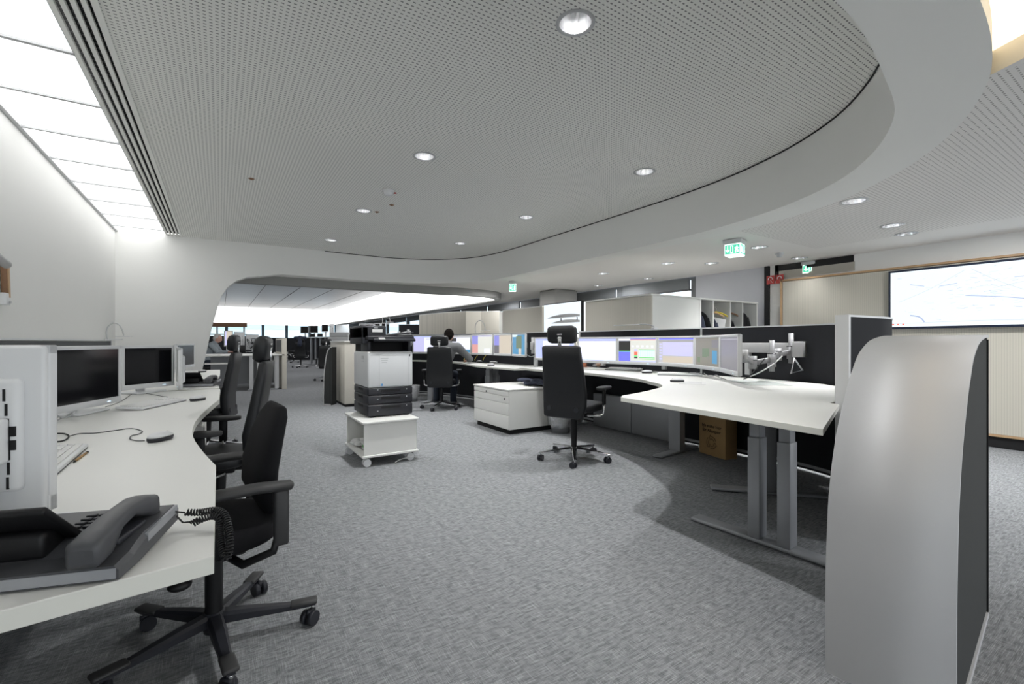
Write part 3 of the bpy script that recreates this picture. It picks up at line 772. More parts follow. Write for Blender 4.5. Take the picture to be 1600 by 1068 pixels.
def goose_lamp(base, rz, z, label, s=1):
    r = empty('desk_lamp', (base[0], base[1], z), rz); tag(r, label, 'desk lamp')
    MB().box((.04 * s, 0, .006), (.17 * s, .06, .012), M_plas, bev=.004).build('base', r)
    pts = [(0 - .03 * s, 0, .012), (-.04 * s, 0, .10 * s), (-.02 * s, 0, .17 * s), (.04 * s, 0, .215 * s), (.10 * s, 0, .19 * s), (.135 * s, 0, .12 * s), (.15 * s, 0, .055 * s)]
    m = MB(); m.tube(crom(pts, 6), .008, M_plas2, 8); m.build('gooseneck', r)
    m = MB(); m.box((.15 * s, 0, .045 * s), (.17 * s, .05, .012), M_plas, bev=.005); m.build('lamp_head', r)
    return r

def tleg(parent, p, ang, top, L=.72, twin=True, colw=.075):
    "foot bar with lifting columns"
    ca, sa = math.cos(ang), math.sin(ang)
    q = lambda s_, o_=0: (p[0] + ca * s_ - sa * o_, p[1] + sa * s_ + ca * o_)
    m = MB(); m.box((*q(0), .018), (L, .10, .022), M_leg, rz=ang, bev=.008); m.build('foot', parent)
    for s_ in ((-.07, .09) if twin else (0,)):
        m = MB(); x, y = q(s_)
        m.box((x, y, .03 + (top * .78 - .03) / 2), (colw, colw * 1.3, top * .78 - .03), M_leg, rz=ang, bev=.004)
        m.box((x, y, top * .84), (colw * .86, colw, top * .14), M_leg, rz=ang, bev=.003); m.box((x, y, top * .95), (colw * .74, colw * .88, top * .12), M_leg, rz=ang, bev=.003)
        m.build('leg', parent)
def desk(name, pts, z, label, legs=(), group=None, mt=None, th=.028):
    r = empty(name, (0, 0, 0)); tag(r, label, 'desk', group)
    m = MB(); m.prism(pts, z - th, z, M_edge, bev=.002, mtop=mt or M_white); m.build('desktop', r)
    for l in legs: tleg(r, l[0], l[1], z - th, *l[2:])
    return r

# ================================================================== left row of desks
ZD = .73
fe = crom([(-.012, 1.85), (-.055, 2.11), (-.10, 2.46), (-.112, 2.78), (-.098, 3.12), (-.05, 3.60), (-.005, 3.98)], 6)
pts = [(-1.22, .93), (-.29, 1.03), (-.010, 1.07)] + [(p.x, p.y) for p in fe] + [(0, 4.84), (-1.22, 4.84)]
desk('desk', pts, ZD, 'long white desk in front with the grey telephone and its curved cut-out', [((-.62, 1.35), 0, .8, True), ((-.66, 4.55), 0, .8, True)], th=.036)
fe = crom([(-.01, 5.12), (-.07, 5.35), (-.10, 5.6), (-.08, 5.9), (-.02, 6.5), (0, 7.1)], 5)
pts = [(-1.22, 4.88), (-.005, 4.88)] + [(p.x, p.y) for p in fe] + [(0, 8.1), (-1.22, 8.1)]
desk('desk', pts, ZD + .005, 'white desk by the sloped white wall, behind the long front desk', [((-.80, 4.98), 0, .6, True), ((-.66, 7.8), 0, .8, True)])
# low partitions along the wall
def flat_part(x, y0, y1, z1, label, mt):
    r = empty('desk_partition', (x, (y0 + y1) / 2, 0)); tag(r, label, 'partition')
    MB().box((0, 0, .10 + (z1 - .12) / 2), (.04, y1 - y0 - .03, z1 - .12), mt).build('felt_panel', r)
    m = MB(); m.box((0, 0, z1 - .007), (.05, y1 - y0, .014), M_plas)
    for s_ in (-1, 1): m.box((0, s_ * (y1 - y0 - .02) / 2, z1 / 2), (.05, .02, z1), M_plas)
    m.build('frame', r)
flat_part(-1.26, .9, 4.12, 1.195, 'grey felt partition at the wall behind the large foreground monitor', M_partg)
flat_part(-1.26, 4.26, 8.1, 1.178, 'grey felt partition at the wall behind the two dark monitors', M_partg)
q = onX(172, 535, -1.24); goose_lamp((-1.24, q[0]), -.35, 1.178, 'small white gooseneck lamp on the grey partition by the sloped wall', 1.05)

# monitors of the front desk
a_, b2 = dp(84, 1.055), dp(-70, 1.03)
monitor(a_, b2, .762, 1.143, 'large white monitor seen from behind at the left edge of the picture', th=.05, desk=ZD)
monitor(dp(79, 2.40), dp(187, 2.95), .765, 1.128, 'white framed monitor with black screen next to the monitor seen from behind', desk=ZD)
monitor(dp(189, 3.53), dp(271, 3.98), .772, 1.122, 'white framed monitor with black screen below the small gooseneck lamp', desk=ZD)
monitor(dp(277, 4.35), dp(280.5, 3.90), .74, 1.10, 'white monitor seen edge-on, a narrow slab on the desk', desk=ZD, stand=None)
monitor(dp(275, 5.9), dp(303, 6.5), .80, 1.125, 'small grey-screened monitor standing against the sloped white wall', desk=ZD, scr=M_scrg)
keyboard((-.515, 2.21), PI / 2 + .02, ZD, 'white keyboard on the front desk with a pencil lying along its edge', .46)
keyboard((-.37, 3.82), math.radians(65), ZD, 'white keyboard in front of the two black screens', .47)
mouse((-.215, 2.45), 1.0, ZD, 'white and black computer mouse lying alone on the front desk')
mouse((-.135, 3.97), .85, ZD, 'computer mouse at the end of the keyboard of the black screens')
mouse(at(294, 588, ZD + .02), 1.0, ZD + .005, 'computer mouse beside the second telephone')
mouse(at(316, 579.5, ZD + .02), .9, ZD + .005, 'computer mouse at the far corner of the desk by the sloped wall')
keyboard(at(262, 582, ZD), 1.15, ZD + .005, 'white keyboard partly hidden on the desk by the sloped wall', .44)
# pencil
o = MB(); o.cyl((0, -.085, 0), (0, .05, 0), .0042, M_card, n=6); o.cyl((0, .05, 0), (0, .07, 0), .0042, M_blk, n=6); o.cyl((0, -.085, 0), (0, -.105, 0), .0042, M_blk, .001, n=6)
o = o.build('pencil', loc=(-.425, 2.25, ZD + .004), rz=-.03); tag(o, 'wooden pencil lying along the edge of a white keyboard', 'pencil')
pl = lambda L, z: [Vector((*at(u, v, z), z)) for u, v in L]
cable(pl([(226, 688), (213, 688), (203, 685), (206, 680), (216, 678), (222, 673), (205, 669), (180, 672), (150, 676), (125, 677), (108, 681)], ZD + .003), .002, M_dk, 'thin black cable winding from the lone mouse across the desk')
cable(pl([(78, 690), (95, 689), (105, 685), (107, 680), (100, 677), (88, 677), (88, 680), (84, 675), (76, 672)], ZD + .004), .003, M_blk, 'black loop of cable behind the pencil and keyboard')
cable([Vector((*at(u, v, z), z)) for u, v, z in [(76, 664, .733), (92, 655, .74), (108, 647, .76), (117, 643, .785)]], .0045, M_plas2, 'grey cable hanging below the first black screen')
cable([Vector((*at(u, v, z), z)) for u, v, z in [(84, 644, .79), (95, 652, .75), (105, 651, .745), (115, 645, .78)]], .004, M_plas2, 'short grey cable loop below the first black screen')
cable(pl([(165, 635), (186, 628), (205, 616), (213, 611), (228, 614), (262, 620)], ZD + .004), .002, M_dk, 'thin black cable running behind the keyboard of the black screens')

def phone(o3, rz, label, flip=1):
    r = empty('telephone', o3, rz); tag(r, label, 'telephone')
    def prof(y):   # height of base top
        return .028 + .018 * max(0, min(1, (y - .04) / .05)) + .06 * max(0, y - .09)
    m = MB(); secs = []
    for y in (0, .01, .05, .075, .10, .16, .225, .235):
        zt = prof(y); zb = .004 if y < .06 else .004 + (y - .06) * .10
        secs.append([(.0, y, zb), (.0, y, zt - .008), (.008, y, zt), (.262, y, zt), (.27, y, zt - .008), (.27, y, zb)])
    m.loft(secs, M_dk2, smooth=False); m.build('base', r)
    m = MB(); m.prism([(.004, -.001), (.266, -.001), (.266, .0), (.004, .0)], .006, .024, M_leg)
    m.box((.002, .165, .022 + .02), (.006, .13, .016), M_leg, rot=Matrix.Rotation(.09, 4, 'X')); m.build('silver_edge', r)
    # handset along the side
    m = MB(); H = []
    for y, zc, h, w in ((-.012, .052, .012, .018), (-.006, .054, .024, .026), (.03, .060, .024, .027), (.07, .080, .012, .023), (.12, .086, .011, .021), (.165, .078, .020, .025), (.20, .066, .026, .027), (.212, .064, .018, .022)):
        H.append([(.048 + w * math.copysign(abs(math.cos(a)) ** .42, math.cos(a)), y, zc + h * math.copysign(abs(math.sin(a)) ** .42, math.sin(a))) for a in [k * PI / 8 for k in range(16)]])
    m.loft(H, M_dk2); m.build('handset', r)
    MB().box((.048, .10, .05), (.05, .10, .012), M_dk, bev=.004).build('cradle', r)
    # keys
    m = MB()
    for i in range(3):
        for j in range(4): m.box((.10 + i * .022, .150 + j * .018, prof(.15 + j * .018) + .002), (.018, .012, .005), M_dk, bev=.002)
    m.build('keypad', r)
    # tilted display
    m = MB(); rot = Matrix.Rotation(math.radians(-40), 4, 'X')
    m.box((.20, .073, .086), (.165, .135, .014), M_black, rot=rot, bev=.004); m.build('display_housing', r)
    m = MB(); m.box((.20, .0735 + .0052, .086 + .0062), (.135, .10, .003), M_scr, rot=rot); m.build('display', r)
    MB().box((.20, .085, .055), (.13, .07, .05), M_black, bev=.01).build('display_support', r)
    return r
# local x runs away from the handset side
a0 = math.atan2(.30, -.954)
r = phone((-.150, 1.045, ZD), a0, 'large grey desk telephone with handset and curly cord at the near desk corner')
r.scale = (1, -1, 1); phone_root = r
q = at(338, 605, ZD); r = phone((q.x - .02, q.y + .06, ZD + .005), a0 + .05, 'black telephone on the desk behind the long front desk'); r.scale = (1, -1, 1)
# curly cord hanging over the edge
def coil(path, rad, turns, thick, mt):
    P = crom(path, 10); L = [0]
    for a, b_ in zip(P, P[1:]): L.append(L[-1] + (b_ - a).length)
    tot = L[-1]; out = []; N = turns * 10; k = 0
    for i in range(N + 1):
        s_ = tot * i / N
        while k < len(L) - 2 and L[k + 1] < s_: k += 1
        f = (s_ - L[k]) / max(1e-9, L[k + 1] - L[k]); p = P[k].lerp(P[k + 1], f); t = (P[k + 1] - P[k]).normalized()
        x = t.cross(Vector((.3, .2, .93))).normalized(); y = t.cross(x); a = 2 * PI * i / 10
        out.append(p + rad * (math.cos(a) * x + math.sin(a) * y))
    return out
A3 = lambda u, v, z: Vector((*at(u, v, z), z))
D3 = lambda u, v, t: Vector((*dp(u, t), zz(v, t)))
top = [A3(277, 800, .775), A3(292, 797, .765)]
c1 = coil([D3(290, 800, 1.02), D3(312, 800, 1.03), D3(335, 797, 1.03), D3(350, 803, 1.02), D3(357, 825, 1.0), D3(359, 850, .98), D3(355, 872, .97)], .0065, 34, .0018, M_black)
c2 = coil([D3(352, 874, .97), D3(347, 855, .98), D3(344, 830, 1.0), D3(342, 810, 1.01), D3(330, 806, 1.01), D3(312, 812, 1.0), D3(300, 818, .99)], .0065, 30, .0018, M_black)
m = MB(); m.tube([D3(246, 792, 1.02), D3(258, 795, 1.01), D3(275, 799, 1.01)] + c1 + c2 + [D3(296, 815, .98), D3(286, 816, .975), D3(276, 806, .985)], .0019, M_black, 5)
o = m.build('curly_cord', phone_root); bpy.context.view_layer.update(); o.matrix_parent_inverse = phone_root.matrix_world.inverted(); o['label'] = 'black curly cord drooping over the desk edge'

# chairs along the left row
task_chair((-.02, 2.08), math.radians(186), 'black fabric swivel chair without headrest, tucked under the front desk', -.02)
exec_chair((.0, 3.40), math.radians(169), 'black leather chair with headrest, right behind the fabric chair', -.035, hz=-.03)
exec_chair((-.11, 5.74), math.radians(168), 'black leather chair with headrest farthest along the left desks', -.03)
# pedestal under the front desk
r = empty('pedestal', (-.38, 3.95, 0)); tag(r, 'white drawer pedestal half hidden under the front desk', 'pedestal')
MB().box((0, 0, .32), (.56, .44, .52), M_white, bev=.004).build('body', r)
for k in range(3): MB().box((.285, 0, .15 + k * .17), (.016, .43, .16), M_white, bev=.003).build('drawer', r)
MB().box((.294, .12, .40), (.004, .06, .10), M_blk).build('grip_slot', r)
m = MB()
for sx_ in (-1, 1):
    for sy_ in (-1, 1): m.cyl((sx_ * .2, sy_ * .14, .03), (sx_ * .2 + .02, sy_ * .14, .03), .03, M_dk)
m.build('caster', r)
# wall fittings at the left edge
r = empty('wall_lamp', (XL, 2.72, 1.62)); tag(r, 'silver tube end of a wall fitting at the left picture edge', 'wall lamp')
yy = onY(0, 0, 1)[0]
y_, z_ = onX(10, 413, XL + .06); r.location = (XL, y_, z_)
MB().cyl((.06, .0, 0), (.06, -.30, .05), .028, M_alu).build('tube', r); MB().box((.015, -.2, .04), (.03, .06, .05), M_plas2, bev=.004).build('bracket', r)
y_, z_ = onX(11, 437, XL + .03); o = MB(); o.box((0, 0, 0), (.03, .05, .26), M_brown, rot=Matrix.Rotation(.09, 4, 'X'), bev=.004); o.box((.017, .004, 0), (.008, .028, .25), M_wood, rot=Matrix.Rotation(.09, 4, 'X')); o.build('wooden_block') if 0 else None
o = o.build('wooden_hanger', loc=(XL + .02, y_, z_)); tag(o, 'narrow brown wooden strip hanging on the left wall', 'wooden strip')
y_, z_ = onX(10, 467, XL + .03); r = empty('wall_socket', (XL, y_, z_)); tag(r, 'small white socket box on the left wall below the wooden strip', 'socket')
MB().box((.02, 0, 0), (.04, .085, .085), M_plas, bev=.005).build('box', r); MB().cyl((.04, .02, -.02), (.05, .02, -.02), .008, M_plas2).build('plug', r)

# ================================================================== printer on its cart
r = empty('printer_cart', (1.36, 4.57, 0)); tag(r, 'low white open cart on casters carrying the printer', 'cart')
MB().box((0, 0, .405), (.54, .72, .022), M_white, bev=.005).build('top_panel', r)
MB().box((0, 0, .095), (.54, .70, .022), M_white, bev=.005).build('bottom_panel', r)
MB().box((0, -.325, .25), (.50, .02, .29), M_white).build('side_panel', r)
MB().box((0, .325, .25), (.50, .02, .29), M_white).build('side_panel', r)
MB().box((.24, 0, .25), (.02, .64, .29), M_white).build('back_panel', r)
for x_, y_ in ((-.20, -.29), (.22, -.27), (-.22, .28), (.2, .28)):
    m = MB(); m.box((x_, y_ + .01, .07), (.04, .04, .03), M_dk, bev=.004); c_ = m.build('caster', r)
    m = MB()
    for s_ in (-1, 1): m.cyl((x_ - .02, y_ - .01 + s_ * .022 - .008, .036), (x_ - .02, y_ - .01 + s_ * .022 + .008, .036), .036, M_plas)
    m.build('wheel', c_)
cable([A3(618, 722, .01), A3(622, 719, .012), A3(630, 716, .02), A3(640, 714, .035), A3(646, 712, .04)], .006, M_plas, 'white cable end trailing under the printer cart')
# things inside the cart
m = MB(); random.seed(3)
for k in range(12): m.ball((random.uniform(-.07, .07), random.uniform(-.08, .08), random.uniform(.02, .06)), (random.uniform(.025, .05), random.uniform(.025, .05), .022), M_paper, 8)
m = m.build('crumpled_bag', loc=(1.19, 4.62, .106)); tag(m, 'crumpled white paper bag inside the printer cart', 'paper bag')
m = MB(); m.box((0, 0, .03), (.10, .14, .06), M_paper, bev=.01)
for k in range(4): m.box((-.0505, -.05 + k * .03, .035), (.002, .022, .025), M_green, bev=.0005)
o = m.build('small_carton', loc=(1.22, 4.46, .108), rz=.2); tag(o, 'small white and green carton inside the printer cart', 'carton')

r = empty('printer', (1.42, 4.70, .416)); tag(r, 'big multifunction printer, black scanner above white body and dark trays', 'printer')
# front faces -y, left side -x
w2, d2 = .225, .27
for k, (z0, z1) in enumerate(((.012, .125), (.128, .215), (.218, .288))):
    m = MB(); m.box((0, 0, (z0 + z1) / 2), (2 * w2, 2 * d2, z1 - z0), M_dk, bev=.012); t_ = m.build('paper_tray', r)
    MB().box((.0, -d2 + .006, z1 - .03), (.19, .02, .022), M_blk).build('grip', t_); MB().box((-w2 + .006, 0, z1 - .025), (.02, .16, .022), M_blk).build('grip', t_)
    m = MB(); m.box((-.13, -d2 - .001, z0 + .05), (.014, .003, .006), M_plas2); m.box((.16, -d2 - .001, z1 - .025), (.008, .003, .012), M_plas2); m.build('marking', t_)
m = MB()
for x_ in (-1, 1):
    for y_ in (-1, 1): m.box((x_ * .17, y_ * .22, .006), (.05, .05, .012), M_blk)
m.build('foot', r)
m = MB(); m.box((0, 0, .288 + .176), (2 * w2 + .004, 2 * d2 + .004, .352), M_plas, bev=.02, seg=3); bd = m.build('body', r)
m = MB()
for x_ in (-.115, .175): m.box((x_, -d2 - .0025, .45), (.003, .002, .32), M_plas2)
m.box((0, -d2 - .0025, .60), (.40, .002, .003), M_plas2); m.build('door_seam', bd)
m = MB()
for k in range(3): m.box((-.065, -d2 - .003, .575 - k * .02), (.075 - .012 * k, .002, .006), M_plas2)
for k in range(2): m.box((-w2 - .003, -.12 + k * .05, .58), (.002, .03, .035), M_plas2); m.box((-w2 - .003, -.12 + k * .05, .545), (.002, .035, .008), M_plas2)
m.build('print', bd)
MB().box((-.09, -d2 - .003, .315), (.022, .003, .022), mat('energy_blue', (.12, .35, .65), .5, noise=(10, .05))).build('label', bd)
MB().box((.19, -d2 - .004, .60), (.012, .004, .022), M_dk, bev=.002).build('switch', bd)
m = MB(); m.box((0, .1, .70), (.42, .34, .12), M_blk); m.box((-.2, -.1, .69), (.03, .26, .10), M_dk, bev=.006); m.box((.205, -.1, .69), (.03, .26, .10), M_dk, bev=.006); m.build('output_bay', r)
m = MB(); m.box((0, -.02, .772), (.47, .54, .04), M_dk, bev=.01); m.box((.03, -.26, .768), (.42, .12, .022), M_dk, rot=Matrix.Rotation(.35, 4, 'X'), bev=.006); m.build('scanner', r)
m = MB(); m.box((-.15, .03, .83), (.24, .50, .13), M_dk, bev=.012); m.box((-.235, .02, .80), (.07, .48, .17), M_dk, bev=.012); f_ = m.build('document_feeder', r)
MB().box((-.12, -.224, .845), (.10, .003, .028), M_paper).build('sticker', f_)
MB().box((-.135, -.224, .873), (.04, .002, .006), M_plas2).build('badge', f_)
m = MB(); m.box((.12, .02, .815), (.28, .46, .014), M_dk, rot=Matrix.Rotation(-.12, 4, 'Y'), bev=.005); m.build('feeder_tray', r)
m = MB(); m.box((-.10, -.30, .768), (.06, .05, .010), M_plas2, rot=Matrix.Rotation(.35, 4, 'X'), bev=.003); m.build('display', r)
m = MB(); random.seed(5)
for k in range(5): m.ball((.228 + random.uniform(-.004, .01), -.15 + .05 * k, .70 + random.uniform(-.04, .04)), (.018, .03, .035), M_bag, 10)
tag(m.build('plastic_bag', loc=(1.435, 4.70, .416)), 'crumpled clear plastic bag tucked on the printer side', 'plastic bag')

# tall cabinet behind the printer and the slanted end panel in front of it
r = empty('tall_cabinet', (2.20, 8.97, 0)); tag(r, 'waist-high cream tambour cabinet standing behind the printer', 'cabinet')
MB().box((0, 0, .60), (.70, 1.22, 1.10), M_tamb, bev=.004).build('body', r)
MB().box((0, 0, 1.16), (.72, 1.25, .022), M_white, bev=.003).build('top_panel', r); MB().box((0, 0, .025), (.66, 1.18, .05), M_blk).build('plinth', r); MB().box((-.352, .1, .62), (.01, .02, .03), M_alu).build('lock', r)
def end_panel(loc, rz, label, D=.917, H=1.18, Wd=.33):
    r = empty('partition_end_panel', (loc[0], loc[1], 0), rz); tag(r, label, 'partition')
    pr = [(0, H), (.10, H - .001), (.22, H - .008), (.34, H - .02), (.43, H - .037), (.56, H - .08), (.65, H - .14), (.74, H - .215), (.87, H - .37), (.95, H - .54), (.985, H - .72), (1.0, H - .90), (1.0, 0)]
    P = [(p.x, p.y) for p in crom([Vector((a * D, b)) for a, b in pr], 5)]
    m = MB(); th = .012; o1 = [m.bm.verts.new((x, 0, z)) for x, z in P]; o2 = [m.bm.verts.new((x, Wd, z)) for x, z in P]
    Q = []
    for i in range(len(P)):
        a = Vector(P[max(0, i - 1)]); b = Vector(P[min(len(P) - 1, i + 1)]); t = (b - a).normalized(); Q.append((P[i][0] + t.y * th, P[i][1] - t.x * th))
    i1 = [m.bm.verts.new((x, 0, z)) for x, z in Q]; i2 = [m.bm.verts.new((x, Wd, z)) for x, z in Q]; mi = m.mi(M_alu)
    for k in range(len(P) - 1):
        for A, B in ((o1, o2), (i2, i1), (i1, o1), (o2, i2)):
            f = m.bm.faces.new((A[k], A[k + 1], B[k + 1], B[k])); f.material_index = mi; f.smooth = A in (o1, i2)
    m.build('metal_sheet', r)
    for y_, s_ in ((.008, 1), (Wd - .008, -1)):
        m = MB(); b = bmesh.new(); L = [(0.03, .012)] + [(x, z) for x, z in Q if x > .03] ; L = [(.03, .03), (.03, H - .03)] + [(x - .006, z - .006) for x, z in Q if x > .06 and z > .03] + [(D - .02, .03)]
        A = [b.verts.new((x, y_ - .004, z)) for x, z in L]; B = [b.verts.new((x, y_ + .004, z)) for x, z in L]; n = len(L)
        for k in range(n): b.faces.new((A[k], A[(k + 1) % n], B[(k + 1) % n], B[k]))
        b.faces.new(A); b.faces.new(B[::-1]); bmesh.ops.recalc_face_normals(b, faces=b.faces); bmesh.ops.triangulate(b, faces=[f for f in b.faces if len(f.verts) > 4]); m._merge(b, M_felt); m.build('felt_side', r)
    m = MB(); m.box((.015, Wd / 2, H / 2), (.03, Wd - .01, H - .01), M_felt); m.box((.034, .004, H / 2), (.004, .012, H - .04), M_blk); m.build('felt_back', r)
    m = MB(); m.box((D / 2, .004, .012), (D - .04, .012, .024), M_alu); m.box((D / 2, Wd - .004, .012), (D - .04, .012, .024), M_alu); m.build('base_trim', r)
    return r
ea = math.atan2(.42 - .53, 1.82 - 2.73)
e1 = end_panel((2.73, .53), ea, 'large curved silver metal end panel with dark felt sides in the foreground'); e1.scale = (1, -1, 1)
e2 = end_panel(dp(518.5, 8.25), math.radians(147.3), 'small slanted silver and black end panel beside the tambour cabinet', D=.16, H=1.06, Wd=.22); e2.scale = (1, -1, 1)

# ================================================================== right cluster
ZR = .80
def V2(L, z): return [at(u, v, z) for u, v in L]
def partition(name, path, z0, z1, label, mt, th=.05, closed_ends=True, seams=()):
    r = empty(name, (0, 0, 0)); tag(r, label, 'partition')
    P = [Vector(p) for p in path]; A, B = offset(P, th / 2 - .004), offset(P, -th / 2 + .004)
    m = MB(); m.prism([(p.x, p.y) for p in A + B[::-1]], z0, z1 - .012, mt); m.build('felt_panel', r)
    A, B = offset(P, th / 2), offset(P, -th / 2)
    m = MB(); m.prism([(p.x, p.y) for p in A + B[::-1]], z1 - .012, z1, M_plas); m.prism([(p.x, p.y) for p in A + B[::-1]], z0 + .02, z0 + .045, M_leg); m.build('rail', r)
    for i in (0, -1):
        t = (P[1] - P[0]).normalized() if i == 0 else (P[-1] - P[-2]).normalized(); p = P[i] + t * (-.012 if i == 0 else .012)
        MB().box((p.x, p.y, z1 / 2), (.022, th + .012, z1), M_plas, rz=math.atan2(t.y, t.x), bev=.003).build('end_post', r)
    for s_ in seams:
        k = min(range(len(P)), key=lambda i: (P[i] - Vector(s_)).length); t = (P[min(k + 1, len(P) - 1)] - P[k - 1]).normalized()
        MB().box((P[k].x, P[k].y, (z0 + z1) / 2), (.02, th + .008, z1 - z0 - .01), M_plas2, rz=math.atan2(t.y, t.x)).build('seam_post', r)
    return r
P1 = crom([(3.0, 1.165), (3.25, 1.15), (3.48, 1.145), (3.75, 1.21), (4.05, 1.40), (4.28, 1.68), (4.39, 2.05), (4.42, 2.6), (4.42, 3.3), (4.42, 4.2), (4.42, 5.02)], 6)
partition('desk_partition', P1, .03, 1.305, 'long black felt partition with a rounded corner and white end post behind the right desks', M_part, .06, seams=[(4.42, 3.08)])
P2 = crom([(4.42, 5.30), (4.44, 6.2), (4.40, 7.2), (4.20, 8.3), (3.85, 9.35), (3.2, 10.05), (2.4, 10.4)], 6)
partition('desk_partition', P2, .03, 1.315, 'black felt partition curving behind the working man and his screens', M_part, .06)

front = V2([(1286, 670), (970, 620)], ZR) + [Vector(p) for p in crom(V2([(972, 617.5), (1000, 612.5), (1020, 608), (1034, 603.5), (1031, 599.5), (1015, 595.5), (998, 591.5), (960, 586.5), (905, 581), (843, 577), (806, 573)], ZR), 4)]
back = [Vector((4.36, 5.3)), Vector((4.36, 2.5)), Vector((4.33, 2.15)), Vector((4.215, 1.78)), Vector((3.99, 1.49)), Vector((3.70, 1.29)), Vector((3.45, 1.215)), Vector((3.06, 1.225)), Vector((2.955, 1.22)), Vector((2.93, 1.16))]
back[0] = Vector((4.36, 5.02)); front[-1] = Vector((3.55, 5.02))
desk('desk', [(p.x, p.y) for p in front + back], ZR, 'large curved white desk in front of the long black partition', [((2.62, 1.36), PI / 2 + .06, .97, True, .068), ((3.50, 1.86), math.radians(-48), .8, False, .09), ((4.0, 3.06), .12, .72, False, .10), ((4.11, 4.85), .0, .48, True)])
zD2 = .765
front = [Vector(p) for p in crom(V2([(803, 575.7), (775, 573.3), (745, 570.8), (722, 567), (706, 565), (690, 564), (668, 563), (640, 562.2)], zD2), 4)]
back = [Vector((2.8, 9.9)), Vector((3.6, 9.3)), Vector((3.97, 8.25)), Vector((4.22, 7.2)), Vector((4.34, 6.2)), Vector((4.34, 5.42))]
desk('desk', [(p.x, p.y) for p in front + back], zD2, 'curved white desk where the bearded man sits working', [((3.92, 6.75), .25, .62, True, .09), ((3.48, 8.22), .35, .6, True, .09)])

# low grey cabinet under the desk
r = empty('low_cabinet', (4.335, 3.98, 0)); tag(r, 'low grey panel cabinet on the floor under the curved desk', 'cabinet')
MB().box((.02, 0, .23), (.04, 1.38, .44), M_leg).build('body', r)
for k in (-1, 1): MB().box((-.008, k * .345, .23), (.014, .68, .43), M_leg, bev=.003).build('door', r)

# monitors on arms
zt0, zt1 = .885, 1.212
T1 = [dp(903, 5.85), dp(965, 5.5), dp(1028, 5.12), dp(1087, 4.62), dp(1126.5, 4.05), dp(1155, 3.47)]
uiA = [(0, 0, 1, 1, E_white), (0, .93, 1, 1, E_lblue, 2), (0, .90, 1, .925, E_blue, 2), (0, 0, 1, .02, E_lblue, 2), (.05, .58, .48, .585, E_l1, 2), (.05, .78, .3, .785, E_l1, 2)]
uiB = [(0, 0, 1, 1, E_paper), (0, 0, .32, .42, E_blue, 2), (0, .42, .32, .46, E_green, 2), (0, .46, .32, .9, E_dark, 2), (0, .9, .32, 1, E_white, 2), (.32, .97, 1, 1, E_blue, 2), (.32, .93, 1, .955, E_red, 2), (.32, 0, 1, .03, E_lblue, 2),
       (.43, .44, .52, .54, E_lil, 2), (.43, .28, .52, .42, E_red, 2), (.43, .20, .52, .26, E_green, 2), (.43, .14, .52, .19, E_dark, 2), (.56, .2, .97, .5, E_cyan, 2), (.56, .5, .97, .53, E_green, 3), (.56, .16, .97, .19, E_green, 3), (.56, .10, .97, .12, E_green, 3)] + [(.6 + .06 * k, .19, .603 + .06 * k, .5, E_l2, 4) for k in range(6)] + [(.36 + .13 * k, .62, .42 + .13 * k, .70, E_white, 2) for k in range(5)]
uiC = [(0, 0, 1, 1, E_grey), (0, .95, 1, 1, E_blue, 2), (0, .88, 1, .90, E_dgry, 2), (.12, .3, .98, .84, E_lil, 2), (.12, .02, .98, .27, E_tan, 2), (.66, .70, .98, .703, E_dgry, 3)] + [(.02, .12 + .12 * k, .10, .19 + .12 * k, E_lil, 2) for k in range(6)]
uiD = [(0, 0, 1, 1, E_olive), (.72, .1, .92, .55, E_sea, 2), (.70, .66, .97, .92, E_dgry, 2), (.08, .1, .2, .3, E_mapg, 2), (.3, .3, .6, .62, E_mapg, 2), (.5, .05, .68, .35, E_tan and E_olive, 2), (.04, .92, .6, .925, E_dgry, 3)]
uiE = [(0, 0, 1, 1, E_dgry), (0, .93, 1, .95, E_grey, 2), (.1, .2, .9, .6, E_scr2, 2)] if 'E_scr2' in globals() else [(0, 0, 1, 1, E_dgry), (0, .93, 1, .945, E_grey, 2)]
ui = [uiA, uiB, uiC, uiD, uiE]
lb = ['lit monitor showing a white window with blue bars, right of the tall chair headrest', 'lit monitor showing a blue and black field beside a table with red and green', 'lit monitor showing a pale lilac list window on grey', 'dim monitor showing a dark map with a blue patch', 'dim grey monitor at the free end of the curved screen row']
for i in range(5): monitor(T1[i], T1[i + 1] , zt0, zt1, lb[i], ui[i], stand='arm', th=.04)
monitor(dp(836, 6.6), dp(899, 6.05), .89, 1.215, 'lit monitor mostly hidden behind the tall chair headrest', [(0, 0, 1, 1, E_lblue), (.2, .1, .9, .9, E_white, 2)], stand='arm')

